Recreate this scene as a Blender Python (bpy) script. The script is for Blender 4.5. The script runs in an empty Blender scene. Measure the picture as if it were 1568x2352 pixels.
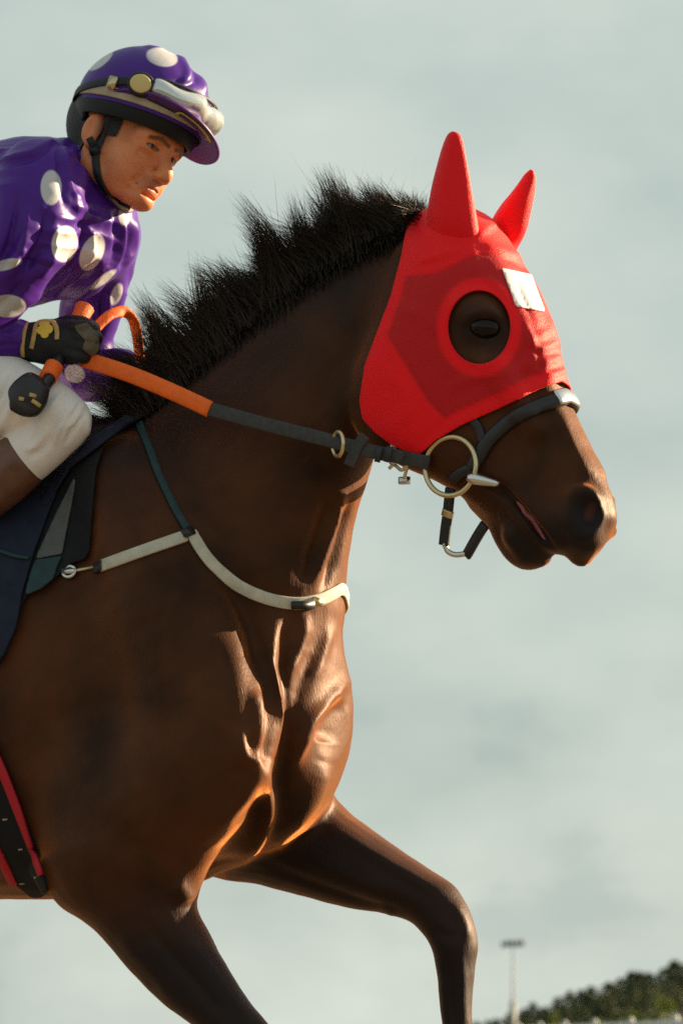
import bpy, bmesh, math, random
import numpy as np
from mathutils import Vector, Matrix
from mathutils.bvhtree import BVHTree
import openvdb as vdb

R = math.radians
rng = np.random.default_rng(7)
random.seed(7)

# ------------------------------------------------------------------ camera
CAM_D, CAM_Z = 9.0, 0.55            # metres behind the horse, height of the lens
FPX, CX, HY = 13046.0, 784.0, 2383.0  # focal length, centre column and horizon row in 1568 x 2352 picture units
scene = bpy.context.scene
cam_data = bpy.data.cameras.new('camera')
cam = bpy.data.objects.new('camera', cam_data)
scene.collection.objects.link(cam)
cam.location = (0, -CAM_D, CAM_Z)
cam.rotation_euler = (R(90), 0, 0)
cam_data.sensor_width = 36.0
cam_data.sensor_fit = 'VERTICAL'
cam_data.sensor_height = 36.0
cam_data.lens = FPX / 2352.0 * 36.0
cam_data.shift_y = (HY - 1176.0) / 2352.0
cam_data.clip_start = 0.1
cam_data.clip_end = 20000.0
cam_data.dof.use_dof = True
cam_data.dof.focus_distance = 8.2
cam_data.dof.aperture_fstop = 16.0
scene.camera = cam

# ------------------------------------------------------------------ world + sun
SUN_EL, SUN_AZ = 16.0, 23.0         # degrees; azimuth from +X turning away from the camera
sdir = Vector((math.cos(R(SUN_EL)) * math.cos(R(SUN_AZ)), math.cos(R(SUN_EL)) * math.sin(R(SUN_AZ)), math.sin(R(SUN_EL))))
CLOUD_X, CLOUD_Z = 5.48, 5.8
world = bpy.data.worlds.new('World')
scene.world = world
world.use_nodes = True
wn = world.node_tree
for n in list(wn.nodes):
    wn.nodes.remove(n)

def wnode(t, **kw):
    n = wn.nodes.new(t)
    for k, v in kw.items():
        setattr(n, k, v)
    return n
w_out = wnode('ShaderNodeOutputWorld')
w_bg = wnode('ShaderNodeBackground')
w_bg.inputs['Strength'].default_value = 0.05
sky = wnode('ShaderNodeTexSky', sky_type='NISHITA', sun_disc=False)
sky.sun_elevation = R(SUN_EL)
sky.sun_rotation = R(90.0 - SUN_AZ)
sky.air_density = 1.0
sky.dust_density = 1.5
sky.ozone_density = 1.5
w_tc = wnode('ShaderNodeTexCoord')
w_map = wnode('ShaderNodeMapping')
w_map.inputs['Scale'].default_value = (11.0, 11.0, 20.0)
w_map.inputs['Location'].default_value = (0.35, 0.0, 0.55)
w_n1 = wnode('ShaderNodeTexNoise')
w_n1.inputs['Scale'].default_value = 1.5
w_n1.inputs['Detail'].default_value = 5.0
w_n1.inputs['Roughness'].default_value = 0.5
w_ramp = wnode('ShaderNodeValToRGB')
w_ramp.color_ramp.elements[0].position = 0.30
w_ramp.color_ramp.elements[0].color = (3.62, 4.22, 3.92, 1)
w_ramp.color_ramp.elements[1].position = 0.70
w_ramp.color_ramp.elements[1].color = (4.95, 5.40, 4.88, 1)
# thick pale cloud low down, thinning overhead
w_sep = wnode('ShaderNodeSeparateXYZ')
w_thin = wnode('ShaderNodeMapRange')
w_thin.inputs['From Min'].default_value = 0.16
w_thin.inputs['From Max'].default_value = 0.60
w_thin.inputs['To Min'].default_value = 0.90
w_thin.inputs['To Max'].default_value = 0.70
w_mix = wnode('ShaderNodeMixRGB')
# heaped cloud: smaller grey and bright masses
w_map2 = wnode('ShaderNodeMapping')
w_map2.inputs['Scale'].default_value = (26.0, 26.0, 44.0)
w_map2.inputs['Location'].default_value = (CLOUD_X, 0.0, CLOUD_Z)
w_n2 = wnode('ShaderNodeTexNoise')
w_n2.inputs['Scale'].default_value = 1.0
w_n2.inputs['Detail'].default_value = 7.0
w_n2.inputs['Roughness'].default_value = 0.48
w_r2 = wnode('ShaderNodeValToRGB')
els = w_r2.color_ramp.elements
els[0].position = 0.36
els[0].color = (0.85, 0.885, 0.91, 1)
els[1].position = 0.44
els[1].color = (1.0, 1.0, 1.0, 1)
e3 = els.new(0.62)
e3.color = (1.09, 1.08, 1.07, 1)
w_mul = wnode('ShaderNodeMixRGB', blend_type='MULTIPLY')
w_heap = wnode('ShaderNodeMapRange')        # heaps stand low over the land, smooth veil above
w_heap.inputs['From Min'].default_value = 0.03
w_heap.inputs['From Max'].default_value = 0.13
w_heap.inputs['To Min'].default_value = 1.0
w_heap.inputs['To Max'].default_value = 0.12
wl = wn.links.new
wl(w_tc.outputs['Generated'], w_sep.inputs['Vector'])
wl(w_sep.outputs['Z'], w_thin.inputs['Value'])
wl(w_thin.outputs['Result'], w_mix.inputs['Fac'])
wl(w_tc.outputs['Generated'], w_map.inputs['Vector'])
wl(w_map.outputs['Vector'], w_n1.inputs['Vector'])
wl(w_n1.outputs['Fac'], w_ramp.inputs['Fac'])
wl(sky.outputs['Color'], w_mix.inputs['Color1'])
wl(w_tc.outputs['Generated'], w_map2.inputs['Vector'])
wl(w_map2.outputs['Vector'], w_n2.inputs['Vector'])
wl(w_n2.outputs['Fac'], w_r2.inputs['Fac'])
wl(w_ramp.outputs['Color'], w_mul.inputs['Color1'])
wl(w_r2.outputs['Color'], w_mul.inputs['Color2'])
wl(w_sep.outputs['Z'], w_heap.inputs['Value'])
wl(w_heap.outputs['Result'], w_mul.inputs['Fac'])
wl(w_mul.outputs['Color'], w_mix.inputs['Color2'])
wl(w_mix.outputs['Color'], w_bg.inputs['Color'])
wl(w_bg.outputs['Background'], w_out.inputs['Surface'])

sun_data = bpy.data.lights.new('sun', 'SUN')
sun_data.energy = 5.0
sun_data.angle = R(0.6)
sun_data.color = (1.0, 0.77, 0.50)
sun = bpy.data.objects.new('sun', sun_data)
scene.collection.objects.link(sun)
sun.location = (6, 2, 6)
sun.rotation_euler = sdir.to_track_quat('Z', 'Y').to_euler()

vs_ = scene.view_settings
vs_.view_transform = 'Standard'
vs_.look = 'None'
vs_.gamma = 1.0
vs_.exposure = 1.45
vs_.use_curve_mapping = False
scene.cycles.use_denoising = False
scene.cycles.max_bounces = 6

# ------------------------------------------------------------------ picture <-> place
class Frame:
    """A vertical plane with heading yaw; px() meets a picture direction with the plane moved s metres to the near side."""
    def __init__(self, origin, yaw):
        self.o = np.array(origin, float)
        c, s = math.cos(R(yaw)), math.sin(R(yaw))
        self.f = np.array([c, -s, 0.0])
        self.n = np.array([-s, -c, 0.0])
        self.z = np.array([0, 0, 1.0])
    def px(self, x, y, s=0.0):
        d = np.array([(x - CX) / FPX, 1.0, (HY - y) / FPX])
        c = np.array([0, -CAM_D, CAM_Z])
        t = np.dot(self.o + self.n * s - c, self.n) / np.dot(d, self.n)
        return c + d * t
    def at(self, u, s, z):
        return self.o + self.f * u + self.n * s + self.z * z
    def to_local(self, P):
        Q = np.asarray(P) - self.o
        return np.stack([Q @ self.f, Q @ self.n, Q[..., 2]], -1)
    def to_world(self, L):
        L = np.asarray(L)
        return self.o + L[..., :1] * self.f + L[..., 1:2] * self.n + L[..., 2:3] * self.z

def project(P):
    P = np.asarray(P)
    d = P[..., 1] + CAM_D
    return CX + FPX * P[..., 0] / d, HY - FPX * (P[..., 2] - CAM_Z) / d

FB = Frame((0, 0, 0), 24.0)                       # the horse's body
_poll = FB.px(1000, 560, 0.0)
FH = Frame((_poll[0], _poll[1], 0.0), 33.0)       # its head, turned a little more to the camera

# ------------------------------------------------------------------ shapes
def catmull(A, m, closed=False):
    A = np.asarray(A, float)
    n = len(A)
    out = []
    rngi = n if closed else n - 1
    for i in range(rngi):
        p1, p2 = A[i % n], A[(i + 1) % n]
        p0 = A[(i - 1) % n] if (closed or i > 0) else 2 * p1 - p2
        p3 = A[(i + 2) % n] if (closed or i + 2 < n) else 2 * p2 - p1
        for j in range(m):
            t = j / m
            out.append(0.5 * ((2 * p1) + (-p0 + p2) * t + (2 * p0 - 5 * p1 + 4 * p2 - p3) * t * t + (-p0 + 3 * p1 - 3 * p2 + p3) * t ** 3))
    if not closed:
        out.append(A[-1])
    return np.array(out)

def ring_loft(rows, seg=28, sub=5):
    """rows of (centre, e1, e2, exponent, taper) -> closed mesh points, quads, tris"""
    flat = np.array([np.concatenate([c, a, b, [n, t]]) for c, a, b, n, t in rows])
    fl = catmull(flat, sub) if sub > 1 else flat
    th = np.linspace(0, 2 * np.pi, seg, endpoint=False)
    P = []
    for r in fl:
        c, a, b, n, t = r[0:3], r[3:6], r[6:9], r[9], r[10]
        cs, sn = np.cos(th), np.sin(th)
        ca = np.sign(cs) * np.abs(cs) ** (2 / n)
        sa = np.sign(sn) * np.abs(sn) ** (2 / n)
        P.append(c + np.outer(sa, a) + np.outer(ca * (1 + t * sa), b))
    m = len(P)
    P = np.concatenate(P)
    i = np.arange(m - 1)[:, None] * seg
    j = np.arange(seg)[None, :]
    j2 = (j + 1) % seg
    Q = np.stack([i + j, i + j2, i + seg + j2, i + seg + j], -1).reshape(-1, 4)
    c0, c1 = len(P), len(P) + 1
    P = np.vstack([P, fl[0, :3], fl[-1, :3]])
    k = np.arange(seg)
    T = np.vstack([np.stack([np.full(seg, c0), (k + 1) % seg, k], -1),
                   np.stack([np.full(seg, c1), (m - 1) * seg + k, (m - 1) * seg + (k + 1) % seg], -1)])
    return P, Q, T

def px_loft(fr, rows, seg=28, sub=5):
    """rows of (ux, uy, lx, ly, s, half width, exponent, taper): outline pairs read off the picture"""
    out = []
    for r in rows:
        ux, uy, lx, ly, s, w = r[:6]
        n = r[6] if len(r) > 6 else 2.0
        t = r[7] if len(r) > 7 else 0.0
        u, l = fr.px(ux, uy, s), fr.px(lx, ly, s)
        c, e = (u + l) / 2, (u - l) / 2
        h = np.linalg.norm(e)
        d = e / h
        k = w * abs(fr.n[0]) * abs(math.hypot(d[0], 0))  # sideways swelling the turned section adds to the outline
        h2 = math.sqrt(max(h * h - k * k, (0.55 * h) ** 2))
        out.append((c, d * h2, fr.n * w, n, t))
    return ring_loft(out, seg, sub)

class Field:
    """signed distance volume in a local frame"""
    def __init__(self, lo, hi, vs, frame, band=0.05):
        self.vs, self.fr, self.band = vs, frame, band
        self.i0 = np.floor(np.array(lo) / vs).astype(int)
        self.n = np.ceil(np.array(hi) / vs).astype(int) - self.i0 + 1
        self.a = np.full(tuple(self.n), band, np.float32)
    def local(self, P):
        return self.fr.to_local(P) if self.fr else np.asarray(P, float)
    def _sub(self, lo, hi):
        a = np.maximum(np.floor(lo / self.vs).astype(int) - self.i0, 0)
        b = np.minimum(np.ceil(hi / self.vs).astype(int) - self.i0 + 1, self.n)
        return a, b
    def merge(self, a, b, d, k, mode):
        sl = tuple(slice(x, y) for x, y in zip(a, b))
        A = self.a[sl]
        if mode == 'add':
            h = np.clip(0.5 + 0.5 * (d - A) / k, 0, 1)
            self.a[sl] = d * (1 - h) + A * h - k * h * (1 - h)
        else:
            d = -d
            h = np.clip(0.5 - 0.5 * (d - A) / k, 0, 1)
            self.a[sl] = d * (1 - h) + A * h + k * h * (1 - h)
    def mesh(self, PQT, k=0.02, mode='add', loc=False):
        P, Q, T = PQT
        L = (P if loc else self.local(P)).astype(np.float32)
        m = self.band
        a, b = self._sub(L.min(0) - m, L.max(0) + m)
        if np.any(b - a < 2):
            return
        g = vdb.FloatGrid.createLevelSetFromPolygons(np.ascontiguousarray(L), triangles=np.ascontiguousarray(T.astype(np.uint32)),
                quads=np.ascontiguousarray(Q.astype(np.uint32)), transform=vdb.createLinearTransform(self.vs), halfWidth=self.band / self.vs)
        d = np.zeros(tuple(b - a), np.float32)
        g.copyToArray(d, ijk=tuple(int(v) for v in (a + self.i0)))
        self.merge(a, b, d, k, mode)
    def blob(self, c, r, k=0.02, mode='add', rot=None, loc=False):
        c = np.array(c, float) if loc else self.local(np.array(c, float))
        r = np.array(r, float) * np.ones(3)
        m = r.max() + self.band
        a, b = self._sub(c - m, c + m)
        if np.any(b - a < 2):
            return
        ax = [(np.arange(a[i], b[i]) + self.i0[i]) * self.vs - c[i] for i in range(3)]
        G = np.stack(np.meshgrid(*ax, indexing='ij'), -1).astype(np.float32)
        if rot is not None:
            G = G @ np.asarray(rot, np.float32)      # columns are the blob's axes
        q = G / r.astype(np.float32)
        k0 = np.sqrt((q * q).sum(-1)) + 1e-6
        q = q / r.astype(np.float32)
        k1 = np.sqrt((q * q).sum(-1)) + 1e-6
        self.merge(a, b, np.clip(k0 * (k0 - 1) / k1, -self.band, self.band), k, mode)
    def chain(self, pts, k=0.015, mode='add', sub=6, loc=False, kk=None):
        """round tapered limb through (point, radius)"""
        L = np.array([np.append((np.array(p, float) if loc else self.local(np.array(p, float))), r) for p, r in pts])
        L = catmull(L, sub) if len(L) > 2 else L
        lo = (L[:, :3] - L[:, 3:]).min(0) - self.band
        hi = (L[:, :3] + L[:, 3:]).max(0) + self.band
        a, b = self._sub(lo, hi)
        if np.any(b - a < 2):
            return
        ax = [(np.arange(a[i], b[i]) + self.i0[i]) * self.vs for i in range(3)]
        G = np.stack(np.meshgrid(*ax, indexing='ij'), -1).astype(np.float32)
        best = None
        for i in range(len(L) - 1):
            p, q = L[i, :3].astype(np.float32), L[i + 1, :3].astype(np.float32)
            pq = q - p
            t = np.clip(((G - p) @ pq) / max(float(pq @ pq), 1e-12), 0, 1)
            e = G - p - t[..., None] * pq
            d = np.sqrt((e * e).sum(-1)) - (L[i, 3] * (1 - t) + L[i + 1, 3] * t).astype(np.float32)
            best = d if best is None else np.minimum(best, d)
        self.merge(a, b, np.clip(best, -self.band, self.band), k, mode)
    def surface(self, smooth=2):
        g = vdb.FloatGrid(self.band)
        g.copyFromArray(np.ascontiguousarray(self.a), ijk=tuple(int(v) for v in self.i0))
        g.transform = vdb.createLinearTransform(self.vs)
        P, Q = g.convertToQuads(isovalue=0.0)
        P = np.asarray(P, float)
        Q = np.asarray(Q).astype(int)[:, ::-1]
        P = laplace(P, Q, smooth)
        W = self.fr.to_world(P) if self.fr else P
        # outward faces
        c = W[Q]
        v = np.einsum('ij,ij->i', c[:, 0], np.cross(c[:, 1], c[:, 2])).sum() + np.einsum('ij,ij->i', c[:, 0], np.cross(c[:, 2], c[:, 3])).sum()
        if v < 0:
            Q = Q[:, ::-1]
        return W, Q

def laplace(P, Q, it, lam=0.5, w=None):
    if it <= 0:
        return P
    n, k = len(P), Q.shape[1]
    a = np.concatenate([Q[:, i] for i in range(k)])
    b = np.concatenate([Q[:, (i + 1) % k] for i in range(k)])
    i, j = np.concatenate([a, b]), np.concatenate([b, a])
    cnt = np.maximum(np.bincount(i, minlength=n), 1)[:, None]
    for s in range(it):
        for l in (lam, -lam * 1.06):
            S = np.stack([np.bincount(i, P[j, c], minlength=n) for c in range(3)], -1) / cnt
            P = P + (S - P) * l * (1 if w is None else w[:, None])
    return P

def normals(P, Q):
    fn = np.cross(P[Q[:, 2]] - P[Q[:, 0]], P[Q[:, -1]] - P[Q[:, 1]])
    N = np.stack([sum(np.bincount(Q[:, k], fn[:, c], minlength=len(P)) for k in range(Q.shape[1])) for c in range(3)], -1)
    return N / (np.linalg.norm(N, axis=1, keepdims=True) + 1e-12)

def seg_dist(x, y, poly, closed=False):
    """distance from picture points to a polyline, and the position along it (0..1)"""
    best = np.full(x.shape, 1e9)
    pos = np.zeros(x.shape)
    p = np.asarray(poly, float)
    m = len(p) if closed else len(p) - 1
    for i in range(m):
        a, b = p[i], p[(i + 1) % len(p)]
        d = b - a
        t = np.clip(((x - a[0]) * d[0] + (y - a[1]) * d[1]) / max(d @ d, 1e-9), 0, 1)
        q = np.hypot(x - a[0] - t * d[0], y - a[1] - t * d[1])
        k = q < best
        best = np.where(k, q, best)
        pos = np.where(k, (i + t) / m, pos)
    return best, pos

def in_poly(x, y, poly):
    p = np.asarray(poly, float)
    r = np.zeros(x.shape, bool)
    j = len(p) - 1
    for i in range(len(p)):
        c = ((p[i, 1] > y) != (p[j, 1] > y)) & (x < (p[j, 0] - p[i, 0]) * (y - p[i, 1]) / (p[j, 1] - p[i, 1] + 1e-12) + p[i, 0])
        r ^= c
        j = i
    return r

def poly_field(x, y, poly):
    d, _ = seg_dist(x, y, poly, True)
    return np.where(in_poly(x, y, poly), d, -d)

def sculpt(P, Q, strokes, face=0.0, sharp=2.0):
    """raise (+) or press in (-) relief along strokes; only on the side turned to the near side"""
    N = normals(P, Q)
    x, y = project(P)
    view = P - np.array([0, -CAM_D, CAM_Z])
    view /= np.linalg.norm(view, axis=1, keepdims=True)
    fc = -(N * view).sum(1)
    ok = np.clip((fc - face + 0.25) / 0.3, 0, 1)
    D = np.zeros(len(P))
    for pts, rad, amp in strokes:
        pts = catmull(pts, 5) if len(pts) > 2 else np.array(pts, float)
        lo, hi = pts.min(0) - rad * 2.6, pts.max(0) + rad * 2.6
        k = np.where((x > lo[0]) & (x < hi[0]) & (y > lo[1]) & (y < hi[1]) & (ok > 0))[0]
        if len(k) == 0:
            continue
        d, t = seg_dist(x[k], y[k], pts)
        end = np.clip(np.minimum(t, 1 - t) / 0.22, 0, 1) ** 0.7
        D[k] += amp * np.exp(-(d / rad) ** sharp) * (0.25 + 0.75 * end)
    return P + N * (D * ok)[:, None]

def clip_mesh(P, Q, f):
    """keep the part of a mesh with f > 0, cut exactly along f = 0"""
    T = np.vstack([Q[:, [0, 1, 2]], Q[:, [0, 2, 3]]]) if Q.shape[1] == 4 else Q
    pos = f > 0
    cnt = pos[T].sum(1)
    keep = [T[cnt == 3]]
    newP, cache = [], {}
    base = len(P)
    def cut(a, b):
        key = (a, b) if a < b else (b, a)
        if key not in cache:
            t = f[a] / (f[a] - f[b])
            cache[key] = base + len(newP)
            newP.append(P[a] + (P[b] - P[a]) * t)
        return cache[key]
    out = []
    for t in T[(cnt == 1) | (cnt == 2)]:
        t = list(t)
        s = [pos[v] for v in t]
        if sum(s) == 1:
            i = s.index(True)
            a, b, c = t[i], t[(i + 1) % 3], t[(i + 2) % 3]
            out.append((a, cut(a, b), cut(a, c)))
        else:
            i = s.index(False)
            a, b, c = t[i], t[(i + 1) % 3], t[(i + 2) % 3]
            ab, ac = cut(a, b), cut(a, c)
            out.append((ab, b, c))
            out.append((ab, c, ac))
    if out:
        keep.append(np.array(out))
    T2 = np.vstack(keep)
    PP = np.vstack([P, np.array(newP)]) if newP else P
    used, inv = np.unique(T2, return_inverse=True)
    return PP[used], inv.reshape(T2.shape)

# ------------------------------------------------------------------ objects
COL = scene.collection
def thing(name, label, cat, loc=(0, 0, 0), group=None):
    o = bpy.data.objects.new(name, None)
    o.empty_display_size = 0.1
    COL.objects.link(o)
    o.location = loc
    o['label'] = label
    o['category'] = cat
    if group:
        o['group'] = group
    return o
def tag(o, label, cat, group=None):
    o['label'] = label
    o['category'] = cat
    if group:
        o['group'] = group
    return o
def world_loc(o):
    v = Vector(o.location)
    while o.parent:
        o = o.parent
        v += o.location
    return v

def link(name, me, mat, parent=None, loc=None):
    o = bpy.data.objects.new(name, me)
    COL.objects.link(o)
    if mat:
        for m in (mat if isinstance(mat, (list, tuple)) else [mat]):
            me.materials.append(m)
    if parent is not None:
        o.parent = parent
    return o

def build(name, P, faces, mat, parent=None, smooth=True, solid=0.0, attrs=None, loc=None, offset=0.0, sub=0):
    """one mesh object; P in place coordinates"""
    P = np.asarray(P, float)
    org = np.array(world_loc(parent)) if parent is not None else (np.array(loc, float) if loc is not None else None)
    if org is None:
        org = np.array([P[:, 0].mean(), P[:, 1].mean(), P[:, 2].min()])
    me = bpy.data.meshes.new(name)
    V = (P - org).astype(np.float32)
    if isinstance(faces, np.ndarray):
        k = faces.shape[1]
        me.vertices.add(len(V))
        me.vertices.foreach_set('co', V.ravel())
        me.loops.add(faces.size)
        me.loops.foreach_set('vertex_index', faces.astype(np.int32).ravel())
        me.polygons.add(len(faces))
        me.polygons.foreach_set('loop_start', (np.arange(len(faces)) * k).astype(np.int32))
        me.polygons.foreach_set('loop_total', np.full(len(faces), k, np.int32))
    else:
        me.from_pydata([tuple(v) for v in V], [], [tuple(int(i) for i in f) for f in faces])
    me.update()
    me.validate()
    if smooth:
        me.polygons.foreach_set('use_smooth', np.ones(len(me.polygons), bool))
    if attrs:
        for an, av in attrs.items():
            av = np.asarray(av, np.float32)
            if av.ndim == 1:
                at = me.attributes.new(an, 'FLOAT', 'POINT')
                at.data.foreach_set('value', av)
            else:
                at = me.attributes.new(an, 'FLOAT_VECTOR', 'POINT')
                at.data.foreach_set('vector', av.ravel())
    o = link(name, me, mat, parent)
    if parent is None:
        o.location = org
    if solid:
        m = o.modifiers.new('thickness', 'SOLIDIFY')
        m.thickness = solid
        m.offset = offset
    if sub:
        m = o.modifiers.new('rounding', 'SUBSURF')
        m.levels = m.render_levels = sub
    return o

def sweep(path, nrm, w, h, prof='flat', closed=False, taper=None):
    """strap / cord along path; nrm = surface normals (or None for a round cord); w = half width, h = half thickness"""
    path = np.asarray(path, float)
    n = len(path)
    tan = np.gradient(path, axis=0) if not closed else (np.roll(path, -1, 0) - np.roll(path, 1, 0))
    tan /= np.linalg.norm(tan, axis=1, keepdims=True) + 1e-12
    if nrm is None:
        up = np.array([0, 0, 1.0])
        nrm = np.cross(np.cross(tan, up) + 1e-6 * np.array([1, 0.3, 0]), tan)
        for i in range(1, n):      # carry the frame along
            v = nrm[i - 1] - tan[i] * (nrm[i - 1] @ tan[i])
            nrm[i] = v
    nrm = nrm - tan * (nrm * tan).sum(1, keepdims=True)
    nrm /= np.linalg.norm(nrm, axis=1, keepdims=True) + 1e-12
    bi = np.cross(tan, nrm)
    if prof == 'flat':
        a = [(-1, -1), (1, -1), (1.0, 0.5), (0.82, 1), (-0.82, 1), (-1.0, 0.5)]
    elif prof == 'round':
        a = [(math.cos(t), math.sin(t)) for t in np.linspace(0, 2 * math.pi, 12, endpoint=False)]
    elif prof == 'padded':
        a = [(-1, -0.8), (0, -1), (1, -0.8), (1.02, 0.1), (0.75, 0.8), (0.3, 1), (-0.3, 1), (-0.75, 0.8), (-1.02, 0.1)]
    k = len(a)
    tp = np.ones(n) if taper is None else np.asarray(taper, float)
    P = np.stack([path + bi * (w * u * tp)[:, None] + nrm * (h * v * (tp if prof == 'round' else np.ones(n)))[:, None] for u, v in a], 1).reshape(-1, 3)
    F = []
    for i in range(n if closed else n - 1):
        i2 = (i + 1) % n
        for j in range(k):
            j2 = (j + 1) % k
            F.append((i * k + j, i * k + j2, i2 * k + j2, i2 * k + j))
    if not closed:
        F.append(tuple(range(k))[::-1])
        F.append(tuple((n - 1) * k + j for j in range(k)))
    return P, F

def join(parts):
    P, F, o = [], [], 0
    for p, f in parts:
        P.append(np.asarray(p, float))
        F += [tuple(int(i) + o for i in q) for q in f]
        o += len(p)
    return np.vstack(P), F

def tube_ring(c, ax1, ax2, r1, r2, thick, seg=28):
    t = np.linspace(0, 2 * np.pi, seg, endpoint=False)
    path = np.asarray(c) + np.outer(np.cos(t) * r1, ax1) + np.outer(np.sin(t) * r2, ax2)
    nn = path - np.asarray(c)
    return sweep(path, nn, thick, thick, 'round', closed=True)

def box(c, ax, hx, hy, hz, bev=0.2):
    """box with softened edges, ax = 3 unit axes"""
    ax = np.asarray(ax, float)
    bm = bmesh.new()
    bmesh.ops.create_cube(bm, size=2.0)
    for v in bm.verts:
        v.co = Vector((v.co.x * hx, v.co.y * hy, v.co.z * hz))
    bmesh.ops.bevel(bm, geom=list(bm.edges), offset=min(hx, hy, hz) * bev, segments=2, affect='EDGES')
    P = np.array([v.co[:] for v in bm.verts]) @ ax + np.asarray(c)
    bm.verts.index_update()
    F = [tuple(v.index for v in f.verts) for f in bm.faces]
    bm.free()
    return P, F

def ray_on(bvh, x, y):
    d = Vector(((x - CX) / FPX, 1.0, (HY - y) / FPX)).normalized()
    return bvh.ray_cast(Vector((0, -CAM_D, CAM_Z)), d)

def drape(bvh, pts, lift=0.0, step=12, smooth_n=2):
    """lay a picture polyline on a surface -> points, normals"""
    c = catmull(pts, step) if len(pts) > 2 else np.array([np.array(pts[0]) * (1 - t) + np.array(pts[1]) * t for t in np.linspace(0, 1, step)])
    P, N = [], []
    for x, y in c:
        h = ray_on(bvh, x, y)
        if h[0] is None:
            continue
        n = h[1]
        P.append(np.array(h[0]))
        N.append(np.array(n))
    if len(P) < 3:
        return np.zeros((0, 3)), np.zeros((0, 3))
    P, N = np.array(P), np.array(N)
    for _ in range(smooth_n):
        P[1:-1] = (P[:-2] + 2 * P[1:-1] + P[2:]) / 4
        N[1:-1] = (N[:-2] + 2 * N[1:-1] + N[2:]) / 4
    N /= np.linalg.norm(N, axis=1, keepdims=True)
    return P + N * lift, N

# ------------------------------------------------------------------ materials
def mat(name, color, rough=0.5, metal=0.0, spec=0.5, var=0.0, scale=30.0, bump=0.0, bscale=200.0, sheen=0.0, sheen_tint=None, tint=None, coat=0.0, aniso=0.0, trans=0.0, sss=0.0, sss_rad=None, emit=None):
    m = bpy.data.materials.new(name)
    m.use_nodes = True
    nt = m.node_tree
    b = nt.nodes['Principled BSDF']
    b.inputs['Base Color'].default_value = (*color, 1)
    b.inputs['Roughness'].default_value = rough
    b.inputs['Metallic'].default_value = metal
    b.inputs['Specular IOR Level'].default_value = spec
    b.inputs['Sheen Weight'].default_value = sheen
    if sheen_tint:
        b.inputs['Sheen Tint'].default_value = (*sheen_tint, 1)
    if tint:
        b.inputs['Specular Tint'].default_value = (*tint, 1)
    b.inputs['Coat Weight'].default_value = coat
    b.inputs['Anisotropic'].default_value = aniso
    b.inputs['Transmission Weight'].default_value = trans
    if sss:
        b.inputs['Subsurface Weight'].default_value = sss
        b.inputs['Subsurface Radius'].default_value = sss_rad or (0.012, 0.004, 0.002)
        b.inputs['Subsurface Scale'].default_value = 1.0
    if var > 0:
        tc = nt.nodes.new('ShaderNodeTexCoord')
        nz = nt.nodes.new('ShaderNodeTexNoise')
        nz.inputs['Scale'].default_value = scale
        nz.inputs['Detail'].default_value = 6
        rp = nt.nodes.new('ShaderNodeValToRGB')
        rp.color_ramp.elements[0].position = 0.3
        rp.color_ramp.elements[1].position = 0.72
        rp.color_ramp.elements[0].color = (*[c * (1 - var) for c in color], 1)
        rp.color_ramp.elements[1].color = (*[min(1, c * (1 + var)) for c in color], 1)
        nt.links.new(tc.outputs['Object'], nz.inputs['Vector'])
        nt.links.new(nz.outputs['Fac'], rp.inputs['Fac'])
        nt.links.new(rp.outputs['Color'], b.inputs['Base Color'])
    if bump > 0:
        tc = nt.nodes.new('ShaderNodeTexCoord')
        nz = nt.nodes.new('ShaderNodeTexNoise')
        nz.inputs['Scale'].default_value = bscale
        nz.inputs['Detail'].default_value = 3
        bp = nt.nodes.new('ShaderNodeBump')
        bp.inputs['Strength'].default_value = bump
        bp.inputs['Distance'].default_value = 0.004
        nt.links.new(tc.outputs['Object'], nz.inputs['Vector'])
        nt.links.new(nz.outputs['Fac'], bp.inputs['Height'])
        nt.links.new(bp.outputs['Normal'], b.inputs['Normal'])
    return m

def bsdf(m):
    return m.node_tree.nodes['Principled BSDF']

# ================================================================== the setting
M_turf = mat('turf', (0.075, 0.078, 0.035), 0.9, var=0.4, scale=3.0, bump=0.6, bscale=60)
bm = bmesh.new()
bmesh.ops.create_circle(bm, cap_ends=True, radius=9000, segments=64)
me = bpy.data.meshes.new('ground')
bm.to_mesh(me)
bm.free()
ground = link('ground', me, M_turf)
ground['kind'] = 'structure'
M_sand = mat('bounce_sand', (0.19, 0.145, 0.10), 0.95, var=0.25, scale=2.0, bump=0.5, bscale=25)  # unseen sand strip, added to bounce warm light up at horse and rider
bm = bmesh.new()
for x_, y_ in ((-90, -8.0), (90, -5.0), (90, 9.0), (-90, 12.0)):
    bm.verts.new((x_, y_, .004))
bm.faces.new(bm.verts)
me = bpy.data.meshes.new('bounce_track')
bm.to_mesh(me)
bm.free()
bounce_track = link('bounce_track', me, M_sand)
bounce_track['kind'] = 'structure'

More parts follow.
